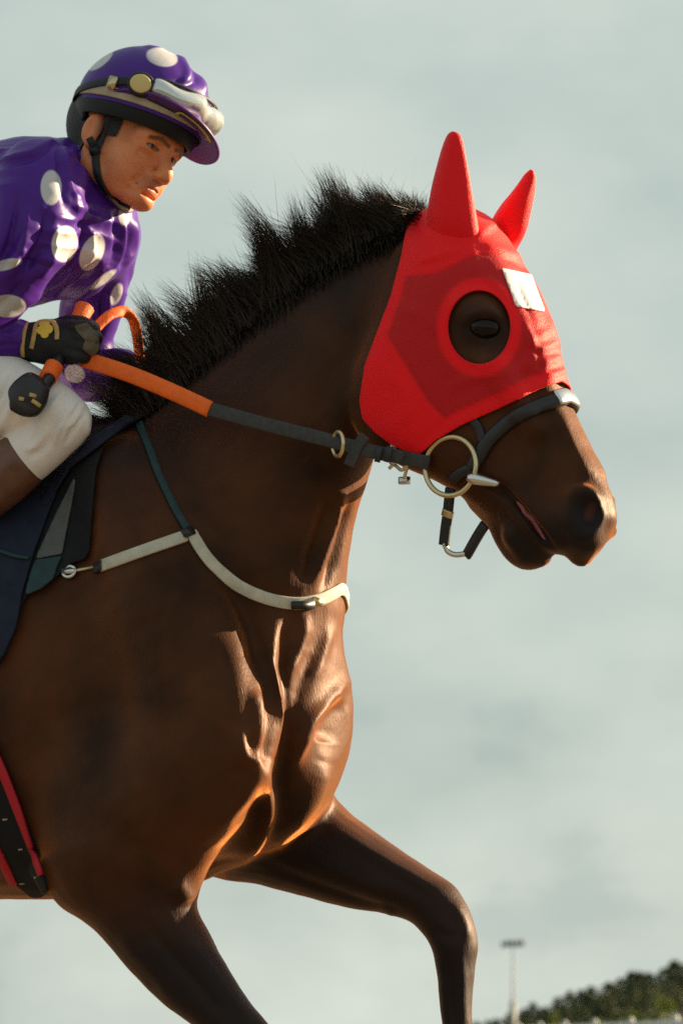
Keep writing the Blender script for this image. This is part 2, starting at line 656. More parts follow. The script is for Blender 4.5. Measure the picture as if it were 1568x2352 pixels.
# ================================================================== the horse
M_coat = mat('bay_coat', (0.07, 0.03, 0.016), 0.42, spec=0.5)
def coat_nodes(m):
    nt = m.node_tree
    b = bsdf(m)
    tc = nt.nodes.new('ShaderNodeTexCoord')
    n1 = nt.nodes.new('ShaderNodeTexNoise')
    n1.inputs['Scale'].default_value = 5.0
    n1.inputs['Detail'].default_value = 4
    n1.inputs['Distortion'].default_value = 0.4
    rp = nt.nodes.new('ShaderNodeValToRGB')
    rp.color_ramp.elements[0].position = 0.36
    rp.color_ramp.elements[0].color = (0.0070, 0.0046, 0.0045, 1)
    rp.color_ramp.elements[1].position = 0.68
    rp.color_ramp.elements[1].color = (0.078, 0.0250, 0.0105, 1)
    at = nt.nodes.new('ShaderNodeAttribute')
    at.attribute_name = 'dark'
    mx = nt.nodes.new('ShaderNodeMixRGB')
    mx.inputs['Color2'].default_value = (0.010, 0.0085, 0.009, 1)
    at2 = nt.nodes.new('ShaderNodeAttribute')
    at2.attribute_name = 'pink'
    mx2 = nt.nodes.new('ShaderNodeMixRGB')
    mx2.inputs['Color2'].default_value = (0.42, 0.10, 0.09, 1)
    L = nt.links.new
    L(tc.outputs['Object'], n1.inputs['Vector'])
    L(n1.outputs['Fac'], rp.inputs['Fac'])
    L(rp.outputs['Color'], mx.inputs['Color1'])
    L(at.outputs['Fac'], mx.inputs['Fac'])
    sw = nt.nodes.new('ShaderNodeMapRange')
    sw.inputs['To Min'].default_value = 1.0
    sw.inputs['To Max'].default_value = 0.25
    L(at.outputs['Fac'], sw.inputs['Value'])
    L(sw.outputs['Result'], b.inputs['Sheen Weight'])
    st = nt.nodes.new('ShaderNodeMixRGB')
    st.inputs['Color1'].default_value = (1.0, 0.58, 0.34, 1)
    st.inputs['Color2'].default_value = (0.55, 0.52, 0.50, 1)
    L(at.outputs['Fac'], st.inputs['Fac'])
    L(st.outputs['Color'], b.inputs['Specular Tint'])
    L(mx.outputs['Color'], mx2.inputs['Color1'])
    L(at2.outputs['Fac'], mx2.inputs['Fac'])
    L(mx2.outputs['Color'], b.inputs['Base Color'])
    # short hair: fine streaky relief
    mp = nt.nodes.new('ShaderNodeMapping')
    mp.inputs['Scale'].default_value = (420, 420, 70)
    n2 = nt.nodes.new('ShaderNodeTexNoise')
    n2.inputs['Scale'].default_value = 1.0
    n2.inputs['Detail'].default_value = 2
    bp = nt.nodes.new('ShaderNodeBump')
    bp.inputs['Strength'].default_value = 0.40
    bp.inputs['Distance'].default_value = 0.002
    L(tc.outputs['Object'], mp.inputs['Vector'])
    L(mp.outputs['Vector'], n2.inputs['Vector'])
    L(n2.outputs['Fac'], bp.inputs['Height'])
    L(bp.outputs['Normal'], b.inputs['Normal'])
    b.inputs['Specular Tint'].default_value = (1.0, 0.58, 0.34, 1)
    b.inputs['Specular IOR Level'].default_value = 0.27
    b.inputs['Sheen Weight'].default_value = 1.0
    b.inputs['Sheen Roughness'].default_value = 0.38
    b.inputs['Sheen Tint'].default_value = (1.0, 0.36, 0.11, 1)
    b.inputs['Roughness'].default_value = 0.50
coat_nodes(M_coat)

HV = 0.005
H = Field((-2.0, -0.36, -0.02), (0.62, 0.36, 2.02), HV, FB, band=0.06)
# trunk: outline pairs top / bottom
H.mesh(px_loft(FB, [
    (-1547, 1330, -1547, 1560, 0, .07), (-1504, 1200, -1518, 1700, 0, .16), (-1374, 1105, -1388, 1830, 0, .235), (-1172, 1060, -1172, 1910, 0, .27),
    (-884, 1075, -884, 1960, 0, .275), (-596, 1095, -596, 2030, 0, .275), (-330, 1090, -330, 2065, 0, .26), (-60, 1050, -60, 2066, 0, .235),
    (140, 1015, 120, 2066, 0, .215, 2, -.25), (330, 1010, 280, 2062, 0, .20, 2, -.15), (500, 1120, 430, 2035, 0, .185), (640, 1290, 540, 1985, 0, .165),
    (720, 1400, 650, 1930, 0, .14), (765, 1500, 720, 1860, 0, .11), (775, 1600, 760, 1750, 0, .06)], 36), 0.03)
# neck: crest / underline
H.mesh(px_loft(FB, [
    (985, 500, 935, 770, 0, .055), (955, 500, 890, 900, 0, .064, 2, -.1), (840, 542, 848, 1040, 0, .072, 2, -.15), (725, 608, 826, 1120, 0, .080, 2, -.2),
    (610, 695, 803, 1195, 0, .090, 2, -.2), (495, 795, 790, 1265, 0, .102, 2, -.22), (385, 890, 780, 1340, 0, .118, 2, -.25),
    (270, 975, 775, 1430, 0, .135, 2, -.25), (160, 1015, 735, 1560, 0, .150), (120, 1080, 640, 1700, 0, .14)], 36), 0.035)
def inplane(deg):
    """axes turned by deg in the upright plane (u, z)"""
    c, s = math.cos(R(deg)), math.sin(R(deg))
    return np.array([[c, 0, -s], [0, 1, 0], [s, 0, c]])
# shoulders and breast
for sgn in (1, -1):
    def Q_(x, y, s):
        L = FB.to_local(FB.px(x, y, abs(s)))
        L[1] *= sgn
        return FB.to_world(L)
    e = 0 if sgn > 0 else -48
    H.chain([(Q_(280, 1090, .10), .055), (Q_(360, 1350, .145), .080), (Q_(420 + e, 1580, .150), .090), (Q_(430 + e, 1720, .148), .088)], 0.055)
    H.chain([(Q_(440 + e, 1440, .140), .050), (Q_(512 + e, 1600, .174), .056), (Q_(532 + e, 1720, .176), .058), (Q_(490 + e, 1840, .172), .056)], 0.04)      # blade to point of shoulder
    if sgn > 0:
        H.blob(Q_(290, 1880, .15), (.16, .080, .14), 0.05, rot=inplane(-40))                                                    # forearm head
    H.chain([(Q_(455 + e, 1735, .145), .085), (Q_(380, 1860, .15), .085)] + ([(Q_(250, 1980, .145), .075)] if sgn > 0 else [(Q_(330, 1890, .14), .07)]), 0.05)
    H.chain([(Q_(600, 1500, .05), .045), (Q_(600, 1650, .064), .056), (Q_(560, 1790, .070), .060), (Q_(500, 1885, .073), .052)], 0.025) # breast muscle
# near foreleg
def leg(fr, rows, k=0.03):
    H.mesh(px_loft(fr, rows, 24), k)
leg(FB, [(440, 1900, 90, 2000, .14, .085), (445, 1990, 135, 2075, .14, .083), (448, 2070, 195, 2112, .14, .076), (482, 2140, 245, 2165, .138, .068), (522, 2220, 305, 2235, .136, .058),
         (566, 2292, 375, 2305, .135, .050), (616, 2352, 446, 2358, .134, .045), (668, 2425, 528, 2440, .132, .042), (712, 2495, 590, 2520, .13, .044),
         (738, 2570, 640, 2590, .128, .037), (757, 2650, 680, 2668, .126, .029), (785, 2760, 712, 2778, .125, .025), (812, 2850, 728, 2872, .124, .029),
         (850, 2910, 770, 2945, .124, .030), (885, 2955, 800, 2995, .124, .035), (925, 3020, 815, 3060, .124, .048)], 0.035)
# far foreleg, lifted
leg(FB, [(690, 1700, 430, 1960, -.12, .085), (745, 1800, 500, 2012, -.12, .083), (800, 1862, 600, 2037, -.12, .078), (870, 1914, 690, 2060, -.12, .07), (940, 1963, 790, 2086, -.12, .060),
         (1000, 2003, 880, 2101, -.12, .050), (1045, 2036, 938, 2118, -.12, .044), (1080, 2098, 972, 2148, -.12, .043), (1096, 2164, 992, 2182, -.12, .041),
         (1090, 2225, 1003, 2235, -.12, .034), (1084, 2290, 1009, 2300, -.12, .028), (1083, 2360, 1016, 2364, -.12, .025), (1083, 2480, 1020, 2478, -.12, .026),
         (1085, 2560, 1006, 2545, -.12, .030), (1058, 2620, 985, 2585, -.12, .029), (1030, 2668, 958, 2625, -.12, .035), (1000, 2730, 905, 2670, -.12, .048)], 0.03)
# hind legs and tail end, beyond the picture
for sgn, dx in ((1, 0), (-1, -300)):
    s = .15 * sgn
    leg(FB, [(-1216, 1500, -1532, 1560, s, .13), (-1187 + dx * .2, 1800, -1482 + dx * .2, 1800, s, .125), (-1216 + dx * .5, 2020, -1432 + dx * .5, 2080, s, .09),
             (-1309 + dx * .8, 2260, -1460 + dx * .8, 2300, s, .06), (-1388 + dx, 2430, -1507 + dx, 2400, s, .045), (-1388 + dx, 2520, -1482 + dx, 2540, s, .04),
             (-1360 + dx, 2680, -1424 + dx, 2690, s, .028), (-1334 + dx, 2880, -1399 + dx, 2890, s, .027), (-1309 + dx, 2980, -1381 + dx, 3010, s, .032),
             (-1273 + dx, 3050, -1345 + dx, 3090, s, .034), (-1237 + dx, 3130, -1338 + dx, 3165, s, .05)], 0.05)
# head: nose line / jaw line
H.mesh(px_loft(FH, [
    (1006, 482, 930, 600, 0, .045), (1052, 478, 885, 690, 0, .066), (1108, 500, 858, 800, 0, .086, 2.5, -.05), (1163, 576, 843, 905, 0, .098, 2.8, -.12), (1209, 656, 850, 985, 0, .097, 3.0, -.15),
    (1249, 746, 885, 1045, 0, .088, 3.0, -.2), (1271, 834, 945, 1080, 0, .076, 3.0, -.25), (1296, 912, 1000, 1104, 0, .066, 3.0, -.28), (1338, 1002, 1046, 1128, 0, .057, 2.8, -.26),
    (1374, 1074, 1088, 1160, 0, .053, 2.6, -.2), (1398, 1127, 1125, 1195, 0, .054, 2.4, -.1), (1410, 1168, 1165, 1230, 0, .055, 2.2, 0), (1410, 1198, 1225, 1262, 0, .050, 2.1, 0),
    (1392, 1234, 1275, 1275, 0, .040), (1372, 1256, 1315, 1280, 0, .022)], 40), 0.012)
# cheeks, lips and chin
for s in (1, -1):
    def K(x, y, q):
        L = FH.to_local(FH.px(x, y, q))
        L[1] *= s
        return FH.to_world(L)
    H.blob(K(925, 900, .065), (.075, .022, .095), 0.03, rot=inplane(-20))
    H.blob(K(1096, 716, .072), (.036, .020, .024), 0.02, rot=inplane(-25))           # brow over the eye
    H.chain([(K(1130, 830, .070), .012), (K(1185, 910, .058), .010), (K(1230, 985, .046), .008)], 0.03)   # facial crest
    H.chain([(K(1235, 890, .022), .008), (K(1290, 1000, .019), .008), (K(1335, 1085, .020), .010)], 0.025)    # nasal bone
    H.blob(K(1330, 1176, .037), (.037, .018, .044) if s > 0 else (.030, .014, .036), 0.014, rot=inplane(20))          # nostril wing
H.chain([(FH.px(1345, 1240, .015), .026), (FH.px(1335, 1276, .0), .017)], 0.02)          # upper lip
H.chain([(FH.px(1110, 1150, .0), .024), (FH.px(1150, 1190, 0), .026), (FH.px(1180, 1235, 0), .030), (FH.px(1205, 1268, 0), .027), (FH.px(1240, 1278, 0), .017)], 0.012)   # lower lip
for q in (.03, -.03):
    H.chain([(FH.px(1215, 1262, q * .5), .024), (FH.px(1185, 1230, q), .022)], 0.012)
# openings
for s in (1, -1):
    def K(x, y, q):
        L = FH.to_local(FH.px(x, y, q))
        L[1] *= s
        return FH.to_world(L)
    H.blob(K(1347, 1178, .064), (.025, .036, .034), 0.008, 'cut', rot=inplane(25))
    H.chain([(K(1118, 1108, .060), .005), (K(1160, 1130, .058), .005), (K(1195, 1165, .054), .0070), (K(1228, 1205, .050), .0095), (K(1258, 1252, .043), .007), (K(1282, 1290, .028), .006)], 0.005, 'cut')
HP, HQ = H.surface(3)
CHEST = [
    ([(633, 1420), (620, 1495), (617, 1541), (630, 1589), (632, 1653), (622, 1738)], 19, .027),
    ([(650, 1440), (647, 1500), (648, 1557), (655, 1640), (648, 1730)], 11, -.014),
    ([(700, 1410), (690, 1490), (655, 1556)], 12, .009),
    ([(578, 1585), (592, 1637), (590, 1720)], 11, .010),
    ([(603, 1580), (608, 1637), (606, 1710), (597, 1760)], 7, -.012),
    ([(552, 1680), (560, 1733), (580, 1752), (567, 1813), (513, 1889)], 14, .016),
    ([(570, 1690), (572, 1725)], 7, -.005),
    ([(606, 1740), (601, 1797), (617, 1845), (605, 1893), (577, 1941), (538, 1975)], 14, .020),
    ([(590, 1780), (588, 1840), (565, 1880)], 9, -.004),
    ([(788, 1568), (753, 1618), (714, 1656), (695, 1701), (674, 1760)], 12, .017),
    ([(742, 1750), (727, 1800), (705, 1850), (625, 1940)], 18, .018),
    ([(778, 1600), (754, 1655), (744, 1705)], 19, -.015),
    ([(715, 1500), (690, 1600), (665, 1680), (655, 1780), (640, 1870)], 22, -.016),
    ([(760, 1440), (742, 1500), (725, 1560)], 10, .007),
    ([(785, 1140), (765, 1210), (742, 1270), (716, 1345)], 10, .012),
    ([(805, 1150), (787, 1210), (768, 1280), (745, 1345)], 9, -.013),
    ([(760, 1150), (735, 1230), (705, 1320)], 14, -.012),
    ([(400, 2030), (415, 2045), (430, 2075)], 18, .012),
    ([(455, 2060), (470, 2120), (520, 2210)], 12, -.004),
    ([(300, 1420), (330, 1600), (400, 1740)], 40, -.006),
    ([(150, 1480), (200, 1700), (300, 1850)], 50, .006),
    ([(190, 1860), (300, 1940), (390, 1960)], 30, -.007),
    ([(470, 1280), (520, 1420), (545, 1540), (535, 1660)], 22, .006),
    ([(520, 1330), (575, 1440), (590, 1540)], 16, -.008),
    ([(1035, 2075), (1062, 2110), (1075, 2160)], 10, .006),
    ([(1028, 2190), (1034, 2270), (1040, 2350)], 6, -.005), ([(1060, 2200), (1064, 2280), (1066, 2350)], 7, .003), ([(990, 2130), (1020, 2150), (1050, 2150)], 8, -.004),
    ([(620, 1990), (720, 2030), (830, 2070), (920, 2095)], 9, -.005), ([(760, 1900), (850, 1960), (950, 2020), (1020, 2060)], 14, .005), ([(820, 1960), (900, 2010), (985, 2060)], 9, -.005),
    ([(330, 2110), (400, 2200), (480, 2290), (540, 2352)], 11, -.006), ([(390, 2110), (450, 2190), (520, 2280), (575, 2352)], 14, .005), ([(270, 2140), (340, 2220), (420, 2310)], 12, .004),
    ([(870, 2085), (890, 2092), (905, 2100)], 7, .004),
    ([(700, 1960), (800, 2010), (900, 2050)], 20, .005),
    ([(1190, 960), (1215, 1010), (1235, 1070)], 9, .003),
    ([(1290, 960), (1318, 1030), (1345, 1080)], 7, .004),
    ([(1265, 970), (1300, 1050), (1320, 1100)], 9, -.004),
    ([(1150, 1130), (1195, 1160), (1235, 1215)], 10, .003),
    ([(1064, 752), (1084, 724), (1114, 714), (1144, 728), (1158, 750)], 9, .0050),
    ([(1064, 752), (1088, 776), (1122, 782), (1158, 750)], 8, .0025),
    ([(1084, 750), (1142, 746)], 11, -.0095),
    ([(1060, 790), (1100, 806), (1150, 796)], 12, -.003),
    ([(1118, 1108), (1160, 1128), (1195, 1163), (1228, 1205), (1262, 1256)], 6.5, -.013),
    ([(1150, 1140), (1190, 1185), (1225, 1235)], 9, .004),
    ([(1175, 1130), (1215, 1165), (1250, 1220)], 9, .004),
    ([(1302, 1150), (1318, 1130), (1350, 1126), (1384, 1146)], 8, .005),
    ([(1300, 1160), (1302, 1200), (1325, 1232), (1362, 1232)], 9, .004),
    ([(1240, 1110), (1275, 1130), (1296, 1170)], 14, -.004),
    ([(880, 700), (800, 820), (740, 930)], 30, -.005),
    ([(860, 800), (800, 930), (770, 1060)], 30, .005),
    ([(640, 800), (560, 930), (500, 1060)], 40, -.004),
]
HP = sculpt(HP, HQ, [(p_, r_ * 1.30, a_ * .85) for p_, r_, a_ in CHEST])
HP = laplace(HP, HQ, 1)
# uneven flesh under the skin
_l = FB.to_local(HP)
u_, s_, z_ = _l[:, 0], _l[:, 1], _l[:, 2]
w_ = (np.sin(u_ * 61 + 3.1 * np.sin(z_ * 23)) * np.sin(z_ * 47 + 2.3 * np.sin(u_ * 19 + s_ * 11)) + .6 * np.sin(u_ * 113 - z_ * 71 + 2 * np.sin(s_ * 40)) * np.sin(z_ * 97 + u_ * 37))
HP = HP + normals(HP, HQ) * (.0004 * w_)[:, None]
HORSE_BASE = FB.px(300, 2000, 0) * np.array([1, 1, 0])
del H

# coat colour: black points, muzzle, nostril and mouth skin, some painted shade
hx, hy = project(HP)
HL = FB.to_local(HP)
dark = np.zeros(len(HP))
far_leg_shade = (HL[:, 1] < -.04) & (hy > 1850) & (hx > 520)
dark = np.maximum(dark, np.where(far_leg_shade, np.clip((hy - 1850) / 110, 0, .78), 0))  # shade of the far forearm painted into the coat, above the black points
d1, _ = seg_dist(hx, hy, [(1330, 1230), (1200, 1260)])
dark = np.maximum(dark, np.clip(1.15 - d1 / 100, 0, 1) * 0.9)
dk, _ = seg_dist(hx, hy, [(1345, 1175), (1346, 1180)])
dark = np.maximum(dark, np.clip(1.5 - dk / 44, 0, 1))  # shade inside the shallow nostril painted as dark colour
leglow = np.clip((hy - 1990) / 200, 0, 1)
dark = np.maximum(dark, np.where(hy > 1980, leglow, 0) * 0.93)
cr, _ = seg_dist(hx, hy, [(985, 500), (840, 542), (725, 608), (610, 695), (495, 795), (385, 890), (270, 975)])
dark = np.maximum(dark, np.clip(1.5 - cr / 55, 0, 1) * 0.9)
dark = np.maximum(dark, np.clip(1.35 - cr / 230, 0, 1) ** 1.5 * 0.55)
ey, _ = seg_dist(hx, hy, [(1085, 750), (1120, 750)])
dark = np.maximum(dark, np.clip(1.4 - ey / 55, 0, 1) * 0.85)
pink = np.zeros(len(HP))
NH = normals(HP, HQ)
tg, _ = seg_dist(hx, hy, [(1202, 1170), (1222, 1205), (1248, 1242)])
HLh = FH.to_local(HP)
near_side = HLh[:, 1] > 0
M_tongue = mat('tongue', (0.30, 0.075, 0.07), 0.35, spec=.5)
ns, _ = seg_dist(hx, hy, [(1358, 1165), (1350, 1185)])
pink = np.maximum(pink, np.where(near_side, np.clip(1.4 - ns / 11, 0, 1) * 0.12, 0))

horse = thing('horse', 'dark bay racehorse with black mane, striding with one foreleg lifted', 'horse', HORSE_BASE)
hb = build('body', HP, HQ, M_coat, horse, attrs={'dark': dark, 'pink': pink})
HBVH = BVHTree.FromPolygons(HP.tolist(), HQ.tolist())

def mirror_world(P, fr):
    L = fr.to_local(P)
    L[..., 1] *= -1
    return fr.to_world(L)

# ---- eyes
M_eye = mat('horse_eye', (0.008, 0.004, 0.003), 0.05, spec=0.22)
eh = ray_on(HBVH, 1112, 748)
eh0 = np.array(ray_on(HBVH, 1112, 712)[0]) * .5 + np.array(ray_on(HBVH, 1114, 784)[0]) * .5
EYE_C = eh0 - np.array([0, -1.0, 0]) * 0.0195
for s in (1, -1):
    L = FH.to_local(EYE_C)
    L[1] *= s
    c = FH.to_world(L)
    bm = bmesh.new()
    bmesh.ops.create_uvsphere(bm, u_segments=24, v_segments=16, radius=0.0245)
    E0 = np.array([v.co[:] for v in bm.verts]) * np.array([1.18, .95, .84])
    ce, se = math.cos(R(-14)), math.sin(R(-14))
    P = c + np.outer(E0[:, 0] * ce - E0[:, 2] * se, FH.f) + np.outer(E0[:, 1], FH.n) + np.outer(E0[:, 0] * se + E0[:, 2] * ce, FH.z)
    bm.verts.index_update()
    build('eye', P, [tuple(v.index for v in f.verts) for f in bm.faces], M_eye, horse)
    bm.free()

lp, ln = drape(HBVH, [(1186, 1152), (1204, 1174), (1228, 1206), (1254, 1244)], -.001, 6)
for s in (1, -1):
    tw, tn = (lp, ln) if s > 0 else (mirror_world(lp, FH), mirror_world(ln + FH.o, FH) - FH.o)
    build('lip_lining', *sweep(tw, tn, .0065, .0035, 'round', taper=np.sin(np.linspace(.2, 2.95, len(tw)))), M_tongue, horse)
# ---- hair
M_mane = mat('mane_hair', (0.008, 0.0065, 0.0065), 0.5, spec=0.3, tint=(1.0, 0.75, 0.5))
def strands(roots, tips, bend, width, segs=5):
    """flat tapering hairs from roots to tips"""
    n = len(roots)
    t = np.linspace(0, 1, segs + 1)
    d = tips - roots
    path = roots[:, None] + d[:, None] * t[None, :, None] + bend[:, None] * (t * t)[None, :, None]
    side = np.cross(d, rng.normal(size=(n, 3)) * 0.5 + np.array([0, -1.0, 0]))
    side /= np.linalg.norm(side, axis=1, keepdims=True) + 1e-9
    wd = width[:, None] * (1 - t[None, :] ** 2.2 * 0.93)
    A = path + side[:, None] * wd[..., None]
    B = path - side[:, None] * wd[..., None]
    P = np.stack([A, B], 2).reshape(n, -1, 3)
    k = (segs + 1) * 2
    q = np.array([[2 * i, 2 * i + 1, 2 * i + 3, 2 * i + 2] for i in range(segs)])
    Q = (q[None] + (np.arange(n) * k)[:, None, None]).reshape(-1, 4)
    return P.reshape(-1, 3), Q

crest = catmull([(978, 498), (905, 515), (830, 545), (725, 608), (610, 695), (495, 795), (400, 880), (330, 945), (280, 985)], 24)
top = catmull([(938, 440), (890, 425), (815, 400), (700, 440), (545, 525), (440, 660), (335, 740), (290, 850), (225, 930)], 24)   # reach of the hair
NCL = 105
ROOT, TIP, BEND, WID = [], [], [], []
for c in range(NCL):
    t = (c + rng.uniform(-.5, .5)) / NCL
    i = int(np.clip(t, 0, .999) * (len(crest) - 1))
    reach = rng.choice([rng.uniform(.40, .68), rng.uniform(.70, .98), rng.uniform(1.0, 1.25)], p=[.38, .36, .26])
    a = crest[i]
    b = top[i] + rng.normal(0, 26, 2)
    if t < .14:
        b = b + np.array([rng.normal(10, 50), rng.normal(10, 18)])
    tipxy = a + (b - a) * reach
    s_tip = rng.normal(0.0, 0.022)
    curl = rng.normal(0, .014, 3) + np.array([-.014, 0, -.006]) * rng.uniform(.2, 1.6)
    m = int(rng.integers(130, 220))
    for j in range(m):
        f = rng.uniform(-1, 1)
        ii = int(np.clip(i + f * 8, 0, len(crest) - 1))
        rs = rng.uniform(-.03, .042)
        r0 = crest[ii] + np.array([rng.normal(0, 5), 6 + max(rs, 0) * 1500 * (.1 + 1.1 * rng.random() ** 1.6)])
        p0 = FB.px(r0[0], r0[1], rs * 1.15 + (0.012 if rs > 0 else 0))
        lf = rng.uniform(.5, 1.0) ** .8
        q = r0 + (tipxy - r0) * lf + rng.normal(0, 6 + 6 * (1 - lf), 2)
        p1 = FB.px(q[0], q[1], s_tip + rng.normal(0, .005))
        ROOT.append(p0)
        TIP.append(p1)
        BEND.append(curl * 1.5 + np.array([-.010, 0, -.004]) + rng.normal(0, .008, 3))
        WID.append(rng.uniform(.0003, .0009))
for c in range(70):                       # stray hairs
    i = int(rng.integers(0, len(crest) - 1))
    a, b = crest[i], top[i] + rng.normal(0, 26, 2)
    q = a + (b - a) * rng.uniform(.7, 1.15)
    ROOT.append(FB.px(a[0], a[1] + 8, rng.uniform(-.02, .03)))
    TIP.append(FB.px(q[0], q[1], rng.normal(0, .03)))
    BEND.append(rng.normal(0, .025, 3))
    WID.append(rng.uniform(.0003, .0006))
P, Q = strands(np.array(ROOT), np.array(TIP), np.array(BEND), np.array(WID))
build('mane', P, Q, M_mane, horse)
# tail, beyond the picture
ROOT, TIP, BEND, WID = [], [], [], []
t0, t1 = FB.px(-1530, 1200, 0), FB.px(-1800, 1950, 0)
for c in range(900):
    ROOT.append(t0 + rng.normal(0, .018, 3) + np.array([0.03, 0, 0]))
    TIP.append(t1 + rng.normal(0, .07, 3) + np.array([0, 0, -.25 * rng.random()]))
    BEND.append(np.array([.12, 0, -.10]) * rng.uniform(.6, 1.3))
    WID.append(rng.uniform(.001, .003))
ROOT = np.array(ROOT); TIP = np.array(TIP)
mid = (ROOT + TIP) / 2 + np.array([-.12, 0.02, .12])
P, Q = strands(ROOT, mid, np.zeros((900, 3)), np.array(WID) * 1.3)
P2, Q2 = strands(mid, TIP, np.array(BEND), np.array(WID))
build('tail', np.vstack([P, P2]), np.vstack([Q, Q2 + len(P)]), M_mane, horse)
# hooves
M_hoof = mat('hoof_horn', (0.03, 0.026, 0.022), 0.5, var=.3, scale=60)
def hoof(x, y, s, ang):
    c = FB.px(x, y, s)
    rows = []
    ca, sa = math.cos(R(ang)), math.sin(R(ang))
    ax = FB.f * ca + FB.z * sa
    up = -FB.f * sa + FB.z * ca
    for h, r, sh in ((.075, .040, -.02), (.05, .047, -.01), (.02, .055, 0), (0.0, .060, .008)):
        rows.append((c + up * (h - .03) + ax * sh, ax * r * 1.1, FB.n * r, 2.2, 0))
    P, Q, T = ring_loft(rows, 24, 3)
    build('hoof', P, [tuple(q) for q in Q] + [tuple(q) for q in T], M_hoof, horse)
hoof(880, 3030, .124, 5)
hoof(950, 2705, -.12, -55)
for sgn, dx in ((1, 0), (-1, -300)):
    hoof(-1284 + dx, 3150, .15 * sgn, 8)

# ================================================================== red hood
def near_px(P, fr):
    L = fr.to_local(P)
    L[..., 1] = np.abs(L[..., 1])
    return project(fr.to_world(L))
def shell(P, Q, field, lift, smooth_n=4, fr=FB, box_px=None):
    """lift the part of the body under field > 0 off as a cloth sheet"""
    keep = field > -60
    fm = keep[Q].all(1)
    Qs = Q[fm]
    used, inv = np.unique(Qs, return_inverse=True)
    Ps, Qs = P[used], inv.reshape(Qs.shape)
    N = normals(Ps, Qs)
    Ps = Ps + N * lift
    for _ in range(smooth_n):
        Ps = laplace(Ps, Qs, 1, 0.6)
    return Ps, Qs, field[used]
HOOD = [(960, 440), (930, 545), (922, 590), (898, 680), (868, 760), (838, 840), (826, 920), (833, 962), (860, 992), (900, 1022), (960, 1047), (1000, 1011), (1060, 976), (1150, 936), (1240, 892), (1302, 872),
        (1420, 850), (1420, 600), (1200, 400)]
nx_, ny_ = near_px(HP, FH)
hl = FH.to_local(HP)
f_h = poly_field(nx_, ny_, HOOD)
f_h = np.where(hl[:, 2] < 0.8, -100, f_h)
sP, sQ, _ = shell(HP, HQ, f_h, 0.0065, 5)
wr = [([(1205, 780), (1240, 800), (1275, 790)], 9, .004), ([(1215, 815), (1250, 830), (1285, 822)], 8, .004), ([(1225, 850), (1262, 860), (1300, 850)], 8, .004),
      ([(1190, 760), (1225, 775), (1262, 760)], 8, .003), ([(1110, 560), (1150, 575), (1190, 590)], 9, .003), ([(1095, 545), (1120, 520), (1140, 515)], 10, .003), ([(1150, 590), (1185, 605), (1215, 625)], 8, -.003),
      ([(1230, 800), (1238, 840), (1236, 868)], 7, -.004), ([(1200, 740), (1215, 770), (1222, 800)], 7, .004), ([(1256, 730), (1270, 770), (1280, 800)], 7, .003), ([(1075, 560), (1085, 600), (1080, 640)], 14, .003),
      ([(890, 770), (930, 830), (985, 920), (1030, 970)], 3.5, -.0016), ([(920, 640), (1000, 632), (1090, 590), (1140, 590)], 3.5, -.0016),
      ([(965, 1040), (985, 1000), (1040, 955), (1140, 912), (1230, 868), (1290, 845)], 3.5, -.002),
      ([(900, 700), (960, 720), (1010, 760)], 18, .002), ([(880, 850), (930, 900), (950, 980)], 18, .002),
      ([(1180, 640), (1200, 690), (1225, 740)], 7, -.003), ([(1110, 640), (1140, 655), (1165, 690)], 8, .003), ([(1170, 850), (1215, 835), (1260, 840)], 8, .003), ([(1150, 880), (1200, 862), (1250, 862)], 6, -.003), ([(960, 600), (1000, 590), (1050, 575)], 8, .003), ([(1030, 890), (1080, 870), (1140, 860)], 10, .002)]
sP = sculpt(sP, sQ, wr)
nx2, ny2 = near_px(sP, FH)
f2 = poly_field(nx2, ny2, HOOD)
ell = (np.sqrt(((nx2 - 1100) / 73) ** 2 + ((ny2 - 752) / 86) ** 2) - 1) * 75
f3 = np.minimum(f2, ell)
cP, cT = clip_mesh(sP, sQ, f3)
cx, cy = near_px(cP, FH)
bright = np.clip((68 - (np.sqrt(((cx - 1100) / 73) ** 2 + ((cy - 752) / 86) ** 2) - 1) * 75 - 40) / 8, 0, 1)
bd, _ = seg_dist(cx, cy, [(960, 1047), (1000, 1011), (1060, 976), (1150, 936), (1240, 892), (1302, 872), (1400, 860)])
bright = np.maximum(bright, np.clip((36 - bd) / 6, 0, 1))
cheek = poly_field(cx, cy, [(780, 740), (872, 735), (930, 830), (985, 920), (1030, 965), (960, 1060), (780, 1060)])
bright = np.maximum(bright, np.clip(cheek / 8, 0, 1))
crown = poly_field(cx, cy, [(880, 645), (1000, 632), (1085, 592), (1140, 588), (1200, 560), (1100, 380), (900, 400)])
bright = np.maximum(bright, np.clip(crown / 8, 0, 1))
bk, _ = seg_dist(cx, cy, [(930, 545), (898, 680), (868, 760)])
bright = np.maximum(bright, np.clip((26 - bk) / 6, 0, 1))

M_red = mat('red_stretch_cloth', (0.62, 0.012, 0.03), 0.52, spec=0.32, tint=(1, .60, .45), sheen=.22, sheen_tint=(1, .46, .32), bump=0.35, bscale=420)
def two_tone(m, ca, cb, attr):
    nt = m.node_tree
    at = nt.nodes.new('ShaderNodeAttribute')
    at.attribute_name = attr
    mx = nt.nodes.new('ShaderNodeMixRGB')
    mx.inputs['Color1'].default_value = (*ca, 1)
    mx.inputs['Color2'].default_value = (*cb, 1)
    nt.links.new(at.outputs['Fac'], mx.inputs['Fac'])
    nt.links.new(mx.outputs['Color'], bsdf(m).inputs['Base Color'])
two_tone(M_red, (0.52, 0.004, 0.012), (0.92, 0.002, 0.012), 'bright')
M_redplain = mat('red_binding', (0.84, 0.002, 0.012), 0.52, spec=0.32, tint=(1, .60, .45), sheen=.22, sheen_tint=(1, .46, .32), bump=0.35, bscale=420)
